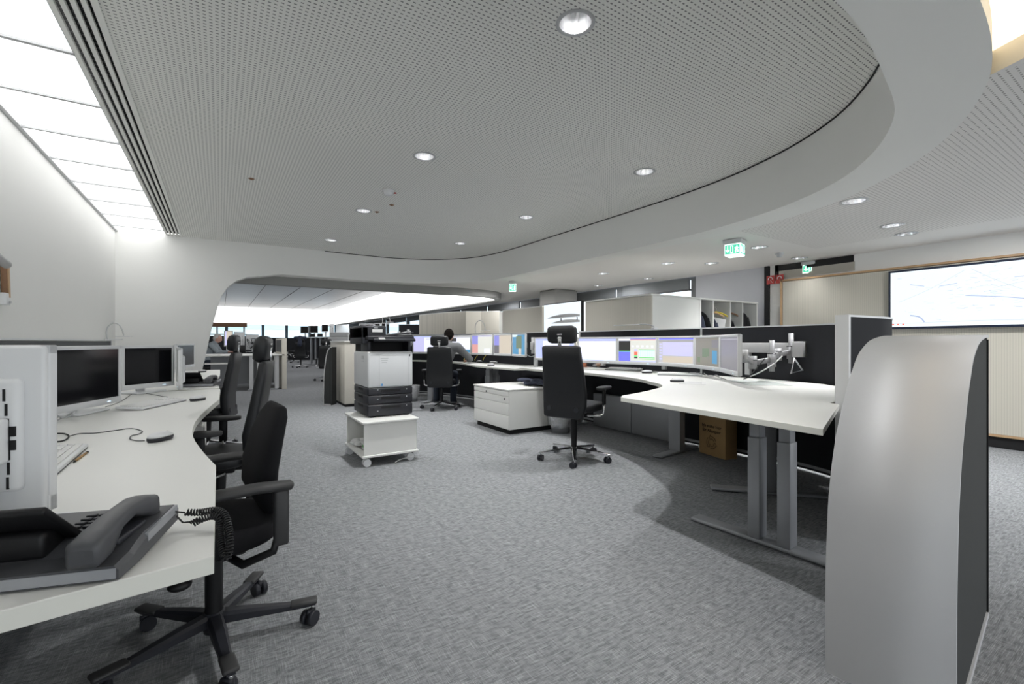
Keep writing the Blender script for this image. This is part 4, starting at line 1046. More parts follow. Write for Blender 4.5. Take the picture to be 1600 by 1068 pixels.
# monitor rail and arms on the partition
r = empty('monitor_rail', (4.36, 3.3, 0)); tag(r, 'silver rail on the black partition that carries the monitor arms', 'monitor rail')
MB().box((-.02, 0.12, 1.095), (.05, 2.75, .095), M_alu, bev=.006).build('beam', r)
MB().box((-.03, -1.28, 1.085), (.09, .09, .14), M_alu, bev=.006).build('end_bracket', r)
for k in range(3): MB().box((-.012, -.8 + k * 1.0, .96), (.04, .05, .26), M_plas2, bev=.004).build('clamp', r)
rail_root = r
def arm(pts, label):
    r = empty('monitor_arm', Vector(pts[0]) - rail_root.location); r.parent = rail_root; r['label'] = label; O = Vector(pts[0]); P = [Vector(p) - O for p in pts]
    m = MB(); m.cyl((0, 0, -.10), (0, 0, .17), .022, M_joint, n=16); m.cyl((0, 0, -.06), (0, 0, .06), .034, M_joint); m.cyl((0, 0, .05), (0, 0, .056), .036, M_blk); m.build('pole', r)
    for a_, b_ in zip(P, P[1:]):
        m = MB(); m.bar(a_, b_, .035, .045, M_joint, .008); m.build('link', r)
        m = MB(); m.cyl(b_ - Vector((0, 0, .055)), b_ + Vector((0, 0, .055)), .034, M_joint); m.cyl(b_ + Vector((0, 0, .018)), b_ + Vector((0, 0, .022)), .036, M_blk); m.build('joint', r)
    return r
j0 = D3(1236, 550, 4.10); j1 = D3(1206, 558, 3.95); j2 = D3(1176, 566, 3.9); j3 = D3(1161, 556, 3.80)
arm([j0, D3(1215, 553, 4.05), j1], 'silver monitor arm with a pole at the end of the rail')
arm([D3(1206, 562, 3.93), j2, j3], 'lower silver monitor arm link behind the dim end monitor')
m = MB(); a_, b_, c_ = D3(1241, 560, 4.0), D3(1236, 583, 4.0), D3(1254, 578, 4.0); m.tube([a_, b_, c_], .010, M_plas, 6, closed=True); tag(m.build('cable_clip'), 'white triangular cable clip hanging from the monitor arm', 'cable clip')
cable([D3(1222, 556, 3.95), D3(1210, 567, 3.9), D3(1190, 580, 3.85), D3(1172, 588, 3.8)], .006, M_plas2, 'grey cable slanting down from the monitor arm to the desk')
cable([D3(1195, 560, 3.9), D3(1182, 575, 3.85), D3(1170, 588, 3.75), D3(1162, 592, 3.7)], .004, M_blk, 'black cable dropping behind the dim end monitor')
cable([D3(1100, 583, 4.5), D3(1110, 588, 4.4), D3(1120, 586, 4.3), D3(1128, 592, 4.2)], .004, M_plas2, 'short pale cable loop on the desk under the map monitor')
cable([D3(1088, 580, 4.6), D3(1100, 585, 4.5), D3(1115, 586, 4.4), D3(1135, 593, 4.2)], .003, M_blk, 'thin black cable on the desk under the map monitor')
# desk things
keyboard(at(974, 578, ZR), math.radians(-72), ZR, 'white keyboard in front of the lit monitors, near the tall chair', .44)
keyboard(at(1062, 586, ZR), math.radians(-54), ZR, 'keyboard seen flat in front of the lilac list monitor', .44)
mouse(at(1011, 580, ZR + .02), 2.4, ZR, 'computer mouse at the end of the keyboard near the tall chair')
mouse(at(1058, 593, ZR + .02), 2.3, ZR, 'computer mouse lying on the printed sheet')
o = MB(); o.box((0, 0, .001), (.21, .297, .002), M_paper)
for k in range(8): o.box((-.0, -.11 + k * .03, .0022), (.15, .004, .0006), E_l1 if 0 else M_plas2)
o = o.build('paper_sheet', loc=(*at(1082, 598, ZR), ZR), rz=math.radians(-55)); tag(o, 'printed paper sheet on the curved desk beside a mouse', 'paper')
o = MB().box((0, 0, .001), (.34, .46, .002), mat('desk_shade_tone', (.58, .62, .60), .35, noise=(4, .02)), bev=.0004).build('desk_shade', loc=(*at(1185, 598, ZR), ZR), rz=math.radians(-40)); tag(o, 'grey-green sheet painted as monitor shadow on the curved desk below the end monitor', 'painted shade')  # shadow of the end monitor put in as a thin darker sheet
q = at(913, 573.5, ZR); m = MB(); m.lathe([(0, .002), (.036, .002), (.042, .11), (.039, .11), (.034, .01), (0, .01)], M_terra, n=20); tag(m.build('drinking_cup', loc=(q.x, q.y, ZR)), 'terracotta coloured cup on the desk below the first lit monitor', 'cup')
q = at(938, 573.5, ZR); r = empty('bread_bag', (q.x, q.y, ZR)); tag(r, 'bread roll in a crumpled clear bag beside the cup', 'bread')
MB().ball((0, 0, .035), (.07, .055, .035), mat('bread', (.55, .26, .10), .7, noise=(40, .3)), 14).build('bread_roll', r)
m = MB(); m.ball((0, 0, .045), (.085, .07, .05), M_bag, 12); m.ball((-.09, .01, .03), (.04, .03, .02), M_bag, 10); m.build('bag', r)
q = dp(1005, 5.45); r = empty('desk_lamp', (4.42, 3.70, 1.305)); tag(r, 'white gooseneck lamp over the lit monitors with a flat double head', 'desk lamp')
MB().box((0, 0, .01), (.07, .05, .02), M_plas, bev=.004).build('base', r)
MB().tube(crom([(0, 0, .02), (-.02, .01, .04), (-.05, .05, .055), (-.07, .12, .062), (-.08, .2, .06)], 6), .008, M_plas2, 8).build('gooseneck', r)
MB().box((-.10, .36, .058), (.05, .40, .012), M_plas, bev=.004).build('lamp_head', r)

# cardboard box for waste paper
a_, b2 = at(1092, 706, 0), at(1133, 718.5, 0); ang = math.atan2(b2.y - a_.y, b2.x - a_.x); L_ = (b2 - a_).length
r = empty('cardboard_box', (a_.x, a_.y, 0), ang); tag(r, 'brown cardboard waste paper box with printed recycling symbol under the desk', 'box')
MB().box((L_ / 2, .08, .27), (L_, .15, .54), M_card, bev=.003).build('body', r)
text('Ich stehe hier\nfür Altpapier', .046, M_blk, r, (L_ / 2, -.002, .275), (PI / 2, 0, 0), 'printed_text')
m = MB()
for k in range(3):
    a0_ = k * 2 * PI / 3 + .3; c0 = Vector((L_ / 2, -.003, .135)); R_ = .062
    P_ = [c0 + Vector((R_ * math.cos(a), 0, R_ * math.sin(a))) for a in [a0_ + x * .24 for x in range(7)]]
    P2_ = [c0 + Vector((R_ * .62 * math.cos(a), 0, R_ * .62 * math.sin(a))) for a in [a0_ + x * .24 for x in range(7)]]
    m.tube(P_, .002, M_blk, 4); m.tube(P2_, .002, M_blk, 4)
    e_ = a0_ + 1.44
    tip = c0 + Vector((R_ * .82 * math.cos(e_ + .42), 0, R_ * .82 * math.sin(e_ + .42))); o1 = c0 + Vector((R_ * 1.25 * math.cos(e_), 0, R_ * 1.25 * math.sin(e_))); i1 = c0 + Vector((R_ * .4 * math.cos(e_), 0, R_ * .4 * math.sin(e_)))
    m.tube([o1, tip, i1], .002, M_blk, 4)
m.build('recycling_symbol', r)

# pedestal with jacket
r = empty('pedestal', (3.40, 5.20, 0)); tag(r, 'wide white four-drawer pedestal in the middle of the room', 'pedestal')
MB().box((0.01, 0, .30), (.80, .90, .48), M_white, bev=.004).build('body', r); MB().box((0, 0, .551), (.83, .92, .02), M_white, bev=.003).build('top_panel', r)
for z0, z1 in ((.475, .535), (.385, .470), (.235, .380), (.065, .230)): MB().box((-.398, 0, (z0 + z1) / 2), (.016, .90, z1 - z0), M_white, bev=.003).build('drawer', r)
for y_ in (.1, -.36):
    m = MB(); m.cyl((-.405, y_, .495 if y_ > 0 else .44), (-.413, y_, .495 if y_ > 0 else .44), .012, M_dk, n=14); m.build('lock', r)
MB().box((0, 0, .03), (.74, .84, .06), M_blk).build('plinth', r)
m = MB(); random.seed(11)
for k in range(16): m.ball((random.uniform(-.16, .16), random.uniform(-.26, .26), random.uniform(.025, .06)), (random.uniform(.06, .12), random.uniform(.07, .13), random.uniform(.02, .045)), M_navy, 12, Matrix.Rotation(random.uniform(0, 3), 4, 'Z'))
q = at(838, 600, .60); o = m.build('jacket', loc=(3.66, 5.02, .56)); tag(o, 'crumpled navy jacket lying on the wide pedestal', 'jacket')
md = o.modifiers.new('r', 'REMESH'); md.mode = 'VOXEL'; md.voxel_size = .012; md.use_smooth_shade = True
def bin_(loc, label, bag=True):
    r = empty('waste_bin', (loc[0], loc[1], 0)); tag(r, label, 'waste bin')
    m = MB(); m.lathe([(0, .004), (.115, .004), (.14, .30), (.136, .30), (.112, .012), (0, .012)], M_leg, n=28); m.build('body', r)
    m = MB(); random.seed(int(loc[0] * 100)); secs = []
    for z, rr in ((.08, .150), (.14, .160), (.22, .158), (.29, .156), (.31, .148), (.30, .13), (.2, .118)):
        secs.append([((rr + random.uniform(-.008, .014)) * math.cos(2 * PI * k / 26), (rr + random.uniform(-.008, .014)) * math.sin(2 * PI * k / 26), z + random.uniform(-.02, .02) * (z < .3)) for k in range(26)])
    m.loft(secs, M_bag, cap=False); m.build('bin_liner', r)
bin_((3.66, 4.56), 'grey waste bin with clear liner behind the tall chair')
bin_(at(643, 626, 0), 'grey waste bin with clear liner between the printer and the seated man')

exec_chair((2.93, 3.44), math.radians(22), 'tall black leather chair with chrome base standing alone in the middle', .05, ba=math.radians(231 - 22))
exec_chair((3.22, 7.28), math.radians(58), 'black leather chair in which the bearded man sits', 0.0)

# man's screens
zt0, zt1 = .915, 1.285
T2 = [(645, 704.5, 9.2, 9.0), (705.5, 736, 9.0, 8.5), (737, 770.5, 8.4, 8.0), (771.5, 800, 7.95, 7.6), (800.8, 821.5, 7.55, 7.0)]
E_w = [(0, 0, 1, 1, E_white), (0, .92, 1, 1, E_grey, 2)]
uis = [[(0, 0, 1, 1, E_white), (0, 0, .3, .92, E_lil, 2), (0, .92, 1, 1, E_lblue, 2), (.35, .8, .6, .83, E_grey, 3)], [(0, 0, 1, 1, E_white), (0, 0, 1, .18, E_sea, 2), (0, .9, 1, 1, E_grey, 2), (0, .66, .26, .88, E_dark, 2)],
       [(0, 0, 1, 1, E_paper), (0, .5, .3, 1, E_dusk, 2), (0, 0, .3, .5, E_sun, 2), (.3, .95, 1, 1, E_lil, 2), (.62, .02, .9, .25, E_white, 2)], [(0, 0, 1, 1, E_tan), (0, .45, .3, 1, E_dusk, 2), (0, 0, .3, .45, E_dgry, 2)],
       [(0, 0, 1, 1, E_sea), (.3, .3, .75, .95, E_mapg, 2), (.5, .0, .72, .3, E_tan, 2), (0, .9, .4, 1, E_cyan, 2)]]
lb2 = ['lit monitor with a lilac side bar, left of the bearded man', 'lit monitor with a white page that the bearded man looks at', 'lit monitor with a sunset picture strip and pale page', 'lit monitor with a small picture strip and tan page under the gooseneck lamp', 'lit monitor with a blue and green map at the end of the working man\'s screens']
for (u0, u1, t0, t1), u_, l in zip(T2, uis, lb2): monitor(dp(u0, t0), dp(u1, t1), zt0, zt1, l, u_, stand='arm', led=False)
keyboard(at(745, 561.5, zD2), math.radians(-38), zD2, 'keyboard under the hands of the bearded man', .42)
keyboard(at(783, 566, zD2), math.radians(-62), zD2, 'keyboard on the working man\'s desk under the gooseneck lamp', .42)
mouse(at(749, 564, zD2 + .02), 2.2, zD2, 'computer mouse next to the hands of the bearded man'); mouse(at(767, 569, zD2 + .02), 2.6, zD2, 'computer mouse nearest the front edge of the working man\'s desk')
for k, (u, l) in enumerate(((724, 'yellow cable under the monitor the man looks at'), (741, 'yellow cable curving under the sunset picture monitor'), (754, 'yellow cable hanging right of the sunset picture monitor'))):
    cable([D3(u + 8, 552, 8.5), D3(u + 5, 555, 8.45), D3(u + 2, 559, 8.4), D3(u + 1, 562, 8.36)], .006, M_yel, l)
cable([D3(822, 553, 7.3), D3(830, 557, 7.2), D3(840, 552, 7.1), D3(846, 545, 7.0)], .008, M_plas2, 'grey cable looping between the two desk clusters')
r = empty('monitor_mount', D3(833, 540, 7.0)); tag(r, 'silver monitor mount with joints between the two screen groups', 'monitor arm')
m = MB(); m.box((0, 0, 0), (.12, .05, .12), M_alu, rz=.5, bev=.01); m.build('bracket', r); m = MB(); m.cyl((0, 0, -.12), (0, 0, .13), .03, M_alu); m.cyl((.08, -.03, -.05), (.08, -.03, .08), .03, M_plas2); m.build('joint', r)
MB().bar((0, 0, .02), (.32, .10, .05), .03, .04, M_alu, .006).build('link', r)
MB().box((.05, .0, -.26), (.05, .05, .22), M_plas2, bev=.005).build('post', r)
r = goose_lamp((4.16, 7.72), -.95, 1.315, 'white gooseneck lamp above the working man\'s screens', 1.15)

# ------------------------------------------------------------------ cabinets behind the partitions
r = empty('tambour_cabinet', (0, 0, 0)); tag(r, 'long cream tambour cabinet whose corner shows above the lit monitors', 'cabinet')
MB().box((4.53, 4.44, .875), (.02, 1.22, 1.71), M_tamb).build('door', r)
m = MB(); m.box((5.03, 3.845, .875), (1.0, .02, 1.71), M_white); m.box((5.03, 4.44, .875), (.96, 1.17, 1.70), M_creamp); m.build('body', r)
MB().box((5.02, 4.44, 1.742), (1.04, 1.24, .02), M_white, bev=.003).build('top_panel', r)
xs_ = [3.83 / ray(u, 0).y * ray(u, 0).x for u in (1094, 1114.5, 1141.5, 1160.5, 1183)]
r = empty('coat_shelf', (0, 0, 0)); tag(r, 'open white coat shelf with four bays beside the cream cabinet', 'coat rack')
for x_ in xs_: MB().box((x_, 4.08, .875), (.022, .50, 1.71), M_white).build('divider', r)
MB().box(((xs_[0] + xs_[-1]) / 2, 4.08, 1.742), (xs_[-1] - xs_[0] + .03, .52, .022), M_white).build('top_panel', r)
MB().box(((xs_[0] + xs_[-1]) / 2, 4.33, .875), (xs_[-1] - xs_[0], .012, 1.71), M_white).build('back_panel', r)
MB().box(((xs_[0] + xs_[-1]) / 2, 4.08, .05), (xs_[-1] - xs_[0], .48, .1), M_white).build('bottom_panel', r)
MB().tube([(xs_[0], 4.08, 1.62), (xs_[-1], 4.08, 1.62)], .012, M_chrome, 8).build('rail', r)
def coat(x, y, col, label, w=.22, top=1.50, lean=0):
    r = empty('coat', (x, y, top), lean); tag(r, label, 'coat')
    m = MB(); secs = []
    for z, wx, wy in ((.02, .03, .03), (-.02, .045, .08), (-.05, .055, w * .8), (-.12, .06, w * .95), (-.4, .062, w * .9), (-.8, .066, w * .85), (-1.0, .066, w * .85)): secs.append(ring_se(0, 0, z, wx, wy, 18, 2.4))
    m.loft(secs, col); m.build('body', r)
    for s_ in (-1, 1):
        m = MB(); m.tube([(0, s_ * w * .75, -.08), (.01, s_ * (w - .0), -.25), (.01, s_ * (w - .01), -.6)], [.035, .042, .036], col, 10); m.build('sleeve', r)
    return r
def hanger(x, y, mt, label, rz=0):
    r = empty('coat_hanger', (x, y, 1.66), rz); tag(r, label, 'coat hanger')
    MB().tube([(0, -.19, -.15), (0, -.10, -.10), (0, 0, -.075), (0, .10, -.10), (0, .19, -.15)], .012, mt, 8).build('bar', r)
    MB().tube([(0, 0, -.08), (0, 0, -.03), (0, .018, -.005), (0, 0, .014), (0, -.016, 0)], .004, M_chrome, 6).build('hook', r)
cx = [(a + b) / 2 for a, b in zip(xs_, xs_[1:])]
coat(cx[0] - .06, 3.985, M_navy, 'dark navy coat in the first bay of the coat shelf', .13, 1.58); coat(cx[0] + .075, 3.985, M_fab, 'black coat beside the navy coat in the first bay', .13, 1.56)
coat(cx[1] - .08, 3.985, M_navy, 'blue coat in the bay with the wooden hangers', .13, 1.50); coat(cx[2] - .05, 3.985, M_fab, 'black coat under a single hanger in the third bay', .13, 1.52); coat(cx[3] - .02, 3.985, M_blk, 'large black coat in the last bay next to the cool grey wall', .13, 1.60, .15)
hanger(cx[1] - .10, 3.95, M_wood, 'wooden hanger above the blue coat', .9); hanger(cx[1] + .05, 3.95, M_yel, 'yellow hanger next to the wooden hanger', 1.1); hanger(cx[2] + .02, 3.95, M_brown, 'dark brown hanger in the third bay', 1.2)
m = MB(); m.box((0, 0, 0), (.02, .24, .28), M_paper, rot=Matrix.Rotation(.2, 4, 'X'), bev=.008); tag(m.build('hanging_cloth', loc=(cx[1] + .05, 3.95, 1.36), rz=1.1), 'pale cloth hanging from the yellow hanger', 'cloth')

# screen and cabinets on the same line
r = empty('wall_screen', (4.50, 5.58, 1.52)); tag(r, 'map screen facing the room above the partition between two cream cabinets', 'screen')
MB().box((.03, 0, 0), (.05, .93, .50), M_blk, bev=.004).build('housing', r)
m = MB(); m.box((-.0, 0, 0), (.012, .90, .47), E_map)
def leaf(y0, z0, w, h, mt):
    P = [(y0 - w * k / 10, z0 + h * math.sin(PI * min(1, k / 12)) ** .7 * (1 if k else 0)) for k in range(11)]
    P = P + [(y0 - w, z0)]
    m.fill
    b = bmesh.new(); vs = [b.verts.new((-.0085, p[0], p[1])) for p in P]; b.faces.new(vs); m._merge(b, mt)
leaf(.36, .01, .8, .055, M_plas2); leaf(.25, -.075, .69, .05, M_plas2)
for y_ in (.0, -.38): m.box((-.009, y_, -.02), (.004, .02, .05), M_blk)
random.seed(2)
for k in range(14):
    y_, z_ = random.uniform(-.4, .4), random.uniform(.03, .21); m.tube([(-.008, y_, z_), (-.008, y_ + random.uniform(-.1, .1), z_ + random.uniform(-.03, .03))], .0012, E_l1, 4)
m.build('display', r)
def cab(pts, z, label, mt=M_tamb):
    r = empty('tambour_cabinet', (0, 0, 0)); tag(r, label, 'cabinet')
    m = MB(); m.prism(pts, .04, z - .02, mt); m.build('body', r); m = MB(); m.prism(pts, z - .02, z, M_white); m.build('top_panel', r); m = MB(); m.prism(pts, 0, .04, M_blk); m.build('plinth', r)
cab([(4.52, 6.12), (5.3, 6.12), (5.3, 7.38), (4.52, 7.38)], 1.755, 'cream tambour cabinet left of the small map screen')
q0, q1, q2, q3 = dp(780, 10.35), dp(752, 10.5), dp(728, 10.45), dp(655, 11.9)
cab([(p.x, p.y) for p in [q0, q1, q2, dp(700, 10.75), dp(675, 11.3), q3, q3 + Vector((.6, .1)), q0 + Vector((.5, .5))]], 1.86, 'curved cream cabinet behind the bearded man', M_tambx)

# ------------------------------------------------------------------ big wall screen with the map
y1_ = onX(1388, 450, XE - .12)[0]; zt_ = onX(1388, 424, XE - .12)[1]; zb_ = onX(1388, 514, XE - .12)[1]; y0_ = -1.6
r = empty('video_wall', (XE - .10, (y0_ + y1_) / 2, (zt_ + zb_) / 2)); tag(r, 'huge bright video wall showing a pale line map on the right wall', 'screen')
Wd, Hd = y1_ - y0_, zt_ - zb_
MB().box((.02, 0, 0), (.08, Wd, Hd), mat('navy_frame', (.02, .03, .06), .35, noise=(4, .1)), bev=.004).build('frame', r)
m = MB(); m.box((-.022, 0, 0), (.006, Wd - .05, Hd - .05), E_map)
random.seed(21)
def MP(a, b): return (-.0262, Wd / 2 - .04 - a * 2.2, Hd / 2 - .03 - b * (Hd - .06))   # a: from the left edge of the map, b: from its top
def ln(pts, mt, r_=.0022, n=8):
    P = [(p[0], p[1]) for p in crom([Vector(p) for p in pts], n)]; i = m.mi(mt); V = []
    for k, p in enumerate(P):
        A_ = Vector(MP(*P[max(0, k - 1)])); B_ = Vector(MP(*P[min(len(P) - 1, k + 1)])); t = (B_ - A_).normalized(); nn = Vector((0, -t.z, t.y)) * r_ * 1.05; c_ = Vector(MP(*p)); V.append((m.bm.verts.new(c_ + nn), m.bm.verts.new(c_ - nn)))
    for A_, B_ in zip(V, V[1:]):
        f = m.bm.faces.new((A_[0], B_[0], B_[1], A_[1])); f.material_index = i
ln([(.55, .92), (.66, .80), (.8, .72), (.95, .71), (1.2, .72), (1.5, .68)], E_l3, .005); ln([(.60, .92), (.72, .80), (.88, .77), (1.1, .76), (1.5, .73)], E_l3, .004)
ln([(.30, .50), (.42, .55), (.55, .62), (.66, .60), (.74, .53)], E_l2, .0035); ln([(.47, .25), (.59, .25)], E_l2, .003); ln([(.08, .24), (.14, .29)], E_l2, .003); ln([(.2, .31), (.27, .28)], E_l2, .003); ln([(.87, .33), (.89, .39), (.92, .42)], E_l2, .005)
ln([(.03, .55), (.16, .35), (.30, .06)], E_l1); ln([(.32, .05), (.42, .3), (.6, .66)], E_l1); ln([(.08, .80), (.12, .84), (.14, .93)], E_l2, .006); ln([(.0, .95), (.4, .93), (.7, .97)], E_l1); ln([(.4, .4), (.6, .30), (.8, .46), (1.0, .40), (1.3, .5)], E_l1)
ln([(.9, .7), (.86, .55), (.95, .48), (1.1, .52)], E_l1); ln([(.72, .02), (.72, .30)], E_l1); ln([(.5, .1), (.7, .12), (.9, .3)], E_l1)
for k in range(170):
    a = random.gauss(.40, .10) if k % 2 else random.uniform(.02, 1.6); b = random.gauss(.36, .14) if k % 2 else random.uniform(.05, .95); b = min(.94, max(.04, b)); a = max(.02, a)
    ln([(a, b), (min(a + random.uniform(.004, .03), 1.7), min(.95, b + random.uniform(-.02, .02)))], random.choice((E_l1, E_l1, E_l2)), .0014, 2)
for k in range(3): m.box((-.0255, Wd / 2 - .05 - k * .05, -Hd / 2 + .055), (.002, .02, .014), E_red)
m.build('display', r, fixn=True)

# ================================================================== people
def caps(m, pts, mt, n=12):
    "tapered limb through (point, radius) pairs"
    for (a, ra), (b, rb) in zip(pts, pts[1:]):
        m.cyl(a, b, ra, mt, r2=rb, n=n)
    for p, r_ in pts: m.ball(p, r_, mt, n)
def remesh(o, vs, sm=4):
    md = o.modifiers.new('r', 'REMESH'); md.mode = 'VOXEL'; md.voxel_size = vs; md.use_smooth_shade = True
    if sm: k = o.modifiers.new('k', 'SMOOTH'); k.iterations = sm; k.factor = .5
def hand(m, wrist, direc, up, mt, side=1, curl=.5):
    "palm, four bent fingers of different lengths and a thumb"
    d = Vector(direc).normalized(); up = Vector(up).normalized(); sd = d.cross(up).normalized() * side; up = sd.cross(d).normalized() * side
    w = Vector(wrist)
    for k in range(5): m.ball(w + d * (.035 + .008 * k) + sd * (.008 * (k - 2)), (.026, .026, .016), mt, 8)
    caps(m, [(w, .023), (w + d * .05, .024)], mt)
    for k, L in enumerate((.068, .078, .072, .056)):
        b = w + d * .085 + sd * (.030 - .020 * k)
        p1 = b + d * L * .5 - up * L * .10 * curl; p2 = p1 + d * L * .3 - up * L * .35 * curl; p3 = p2 + d * L * .12 - up * L * .3 * curl
        caps(m, [(b - d * .02, .010), (p1, .009), (p2, .008), (p3, .007)], mt, 8)
    b = w + d * .035 + sd * .028
    caps(m, [(b, .012), (b + d * .03 + sd * .022, .010), (b + d * .058 + sd * .024 - up * .008, .009)], mt, 8)
def person(name_label, base, face, skin, hair, top, trs, beard=None, J=None):
    """J: joints in a local frame, x forward, y left, z up"""
    r = empty('person', (base[0], base[1], 0), face); tag(r, name_label, 'person')
    V = {k: Vector(v) for k, v in J.items()}
    # body: one surface
    m = MB(); hc = V['head']; tl = Matrix.Rotation(J_tilt, 4, 'Y')
    R3 = tl.to_3x3()
    H = lambda x, y, z: hc + R3 @ Vector((x, y, z))
    m.ball(hc, (.098, .076, .112), skin, 20, tl); m.ball(H(.02, 0, -.06), (.070, .058, .07), skin, 16, tl); m.ball(H(.045, 0, -.095), (.032, .034, .026), skin, 12)
    m.ball(H(.10, 0, -.02), (.016, .012, .026), skin, 10); m.ball(H(.108, 0, -.036), (.014, .015, .011), skin, 10); m.ball(H(.088, 0, -.066), (.010, .022, .006), skin, 10); m.ball(H(.086, 0, -.076), (.010, .018, .006), skin, 10)
    m.ball(H(.084, 0, .018), (.014, .05, .012), skin, 12)
    for s_ in (-1, 1): m.ball(H(-.005, s_ * .078, -.015), (.018, .008, .030), skin, 10)
    caps(m, [(V['neck'] - Vector((.005, 0, .03)), .058), (H(-.02, 0, -.08), .052)], skin)
    caps(m, [(V['pelvis'], .125), (V['waist'], .115), (V['chest'], .135)], skin)
    for s_ in 'lr':
        caps(m, [(V['chest'], .10), (V['sh_' + s_], .058), (V['el_' + s_], .042), (V['wr_' + s_], .027)], skin)
        hand(m, V['wr_' + s_], V['hd_' + s_] - V['wr_' + s_], (0, 0, 1), skin, 1 if s_ == 'l' else -1)
        caps(m, [(V['pelvis'], .11), (V['hip_' + s_], .085), (V['kn_' + s_], .058), (V['an_' + s_], .038), (V['toe_' + s_], .035)], skin)
    b = m.build('body', r); remesh(b, .008, 3)
    # eyes
    for s_ in (-1, 1):
        m = MB(); m.ball(H(.080, s_ * .030, .004), .012, M_paper, 10); m.ball(H(.090, s_ * .030, .004), .005, M_blk, 8); m.build('eye', r)
    m = MB()
    m.ball(H(-.016, 0, .022), (.100, .086, .104), hair, 20, tl); m.ball(H(-.05, 0, -.015), (.066, .078, .085), hair, 16, tl)
    h_ = m.build('hair', r); bb = h_.data
    bm = bmesh.new(); bm.from_mesh(bb); kill = [v for v in bm.verts if (lambda q: (q.x > .035 and q.z < .062) or q.z < -.095)(R3.inverted() @ (v.co - hc))]
    bmesh.ops.delete(bm, geom=kill, context='VERTS'); bm.to_mesh(bb); bm.free()
    if beard:
        m = MB(); m.ball(H(.04, 0, -.088), (.052, .052, .04), beard, 14); m.ball(H(.02, 0, -.06), (.064, .066, .045), beard, 14)
        m.build('beard', r)
    m = MB(); caps(m, [(V['pelvis'] + Vector((0, 0, .02)), .150), (V['waist'], .140), (V['chest'], .155)], top, 16); caps(m, [(V['chest'] + Vector((0, 0, .06)), .12), (V['neck'], .068)], top)
    for s_ in 'lr':
        e_ = V['wr_' + s_].lerp(V['el_' + s_], .06); caps(m, [(V['chest'] + Vector((0, 0, .05)), .125), (V['sh_' + s_], .080), (V['el_' + s_], .056), (e_, .040)], top, 14)
    o = m.build('sweater', r); remesh(o, .010, 4)
    m = MB(); caps(m, [(V['pelvis'], .150), (V['hip_l'], .105), (V['kn_l'], .075), (V['an_l'], .058)], trs, 14); caps(m, [(V['pelvis'], .150), (V['hip_r'], .105), (V['kn_r'], .075), (V['an_r'], .058)], trs, 14)
    o = m.build('trousers', r); remesh(o, .012, 3)
    for s_ in 'lr':
        m = MB(); m.ball(V['an_' + s_].lerp(V['toe_' + s_], .5) - Vector((0, 0, .01)), (.13, .048, .040), M_blk, 14); m.ball(V['an_' + s_] - Vector((0, 0, .02)), (.05, .045, .05), M_blk, 12); m.build('shoe', r)
    return r
J_tilt = .25
fa = math.radians(58)
Jm = dict(pelvis=(.02, -.02, .60), waist=(.07, -.06, .78), chest=(.16, -.12, .98), neck=(.22, -.13, 1.14), head=(.26, -.13, 1.262), sh_l=(.18, .06, 1.07), sh_r=(.15, -.31, 1.06), el_l=(.38, .12, .84), el_r=(.32, -.50, .845), wr_l=(.60, .0, .815), wr_r=(.56, -.42, .815), hd_l=(.72, -.05, .80), hd_r=(.68, -.32, .80),
          hip_l=(.04, .10, .57), hip_r=(.04, -.12, .57), kn_l=(.46, .14, .56), kn_r=(.46, -.18, .56), an_l=(.40, .14, .10), an_r=(.36, -.18, .10), toe_l=(.52, .15, .045), toe_r=(.48, -.19, .045))
person('bearded dark haired man in a grey sweater sitting at the curved desk, typing', (3.17, 7.31), fa - .12, M_skin, M_hair, M_knit, M_jean, M_hair, Jm)
q = dp(333, 12.6)
J_tilt = .30
Jo = dict(pelvis=(.0, 0, .60), waist=(.04, 0, .78), chest=(.11, 0, .98), neck=(.17, 0, 1.14), head=(.24, 0, 1.255), sh_l=(.13, .17, 1.06), sh_r=(.13, -.17, 1.06), el_l=(.26, .22, .86), el_r=(.28, -.22, .88), wr_l=(.50, .12, .875), wr_r=(.50, -.14, .875), hd_l=(.62, .08, .875), hd_r=(.62, -.10, .875),
          hip_l=(.02, .10, .57), hip_r=(.02, -.10, .57), kn_l=(.44, .12, .56), kn_r=(.44, -.12, .56), an_l=(.38, .12, .10), an_r=(.30, -.12, .10), toe_l=(.50, .13, .045), toe_r=(.42, -.13, .045))
person('white haired man in a grey shirt sitting at a desk in the far hall', (q.x - .12, q.y), -.25, M_skin2, M_hairw, M_shirt, M_jean, None, Jo)
q2 = q
exec_chair((q.x - .12, q.y), -.25, 'black office chair of the white haired man, jacket over its back', -.02, arms=False)
m = MB(); caps(m, [((0, -.22, .98), .07), ((0, .22, .98), .07)], M_blk); caps(m, [((-.05, -.18, .9), .09), ((-.09, -.15, .45), .10)], M_blk); caps(m, [((-.05, .18, .9), .09), ((-.09, .15, .45), .10)], M_blk); caps(m, [((-.06, 0, .9), .1), ((-.09, 0, .5), .12)], M_blk)
o = m.build('jacket', loc=(q.x - .12 - .28, q.y + .05, 0), rz=-.25); remesh(o, .02, 4); tag(o, 'black jacket hung over the chair back of the white haired man', 'jacket')

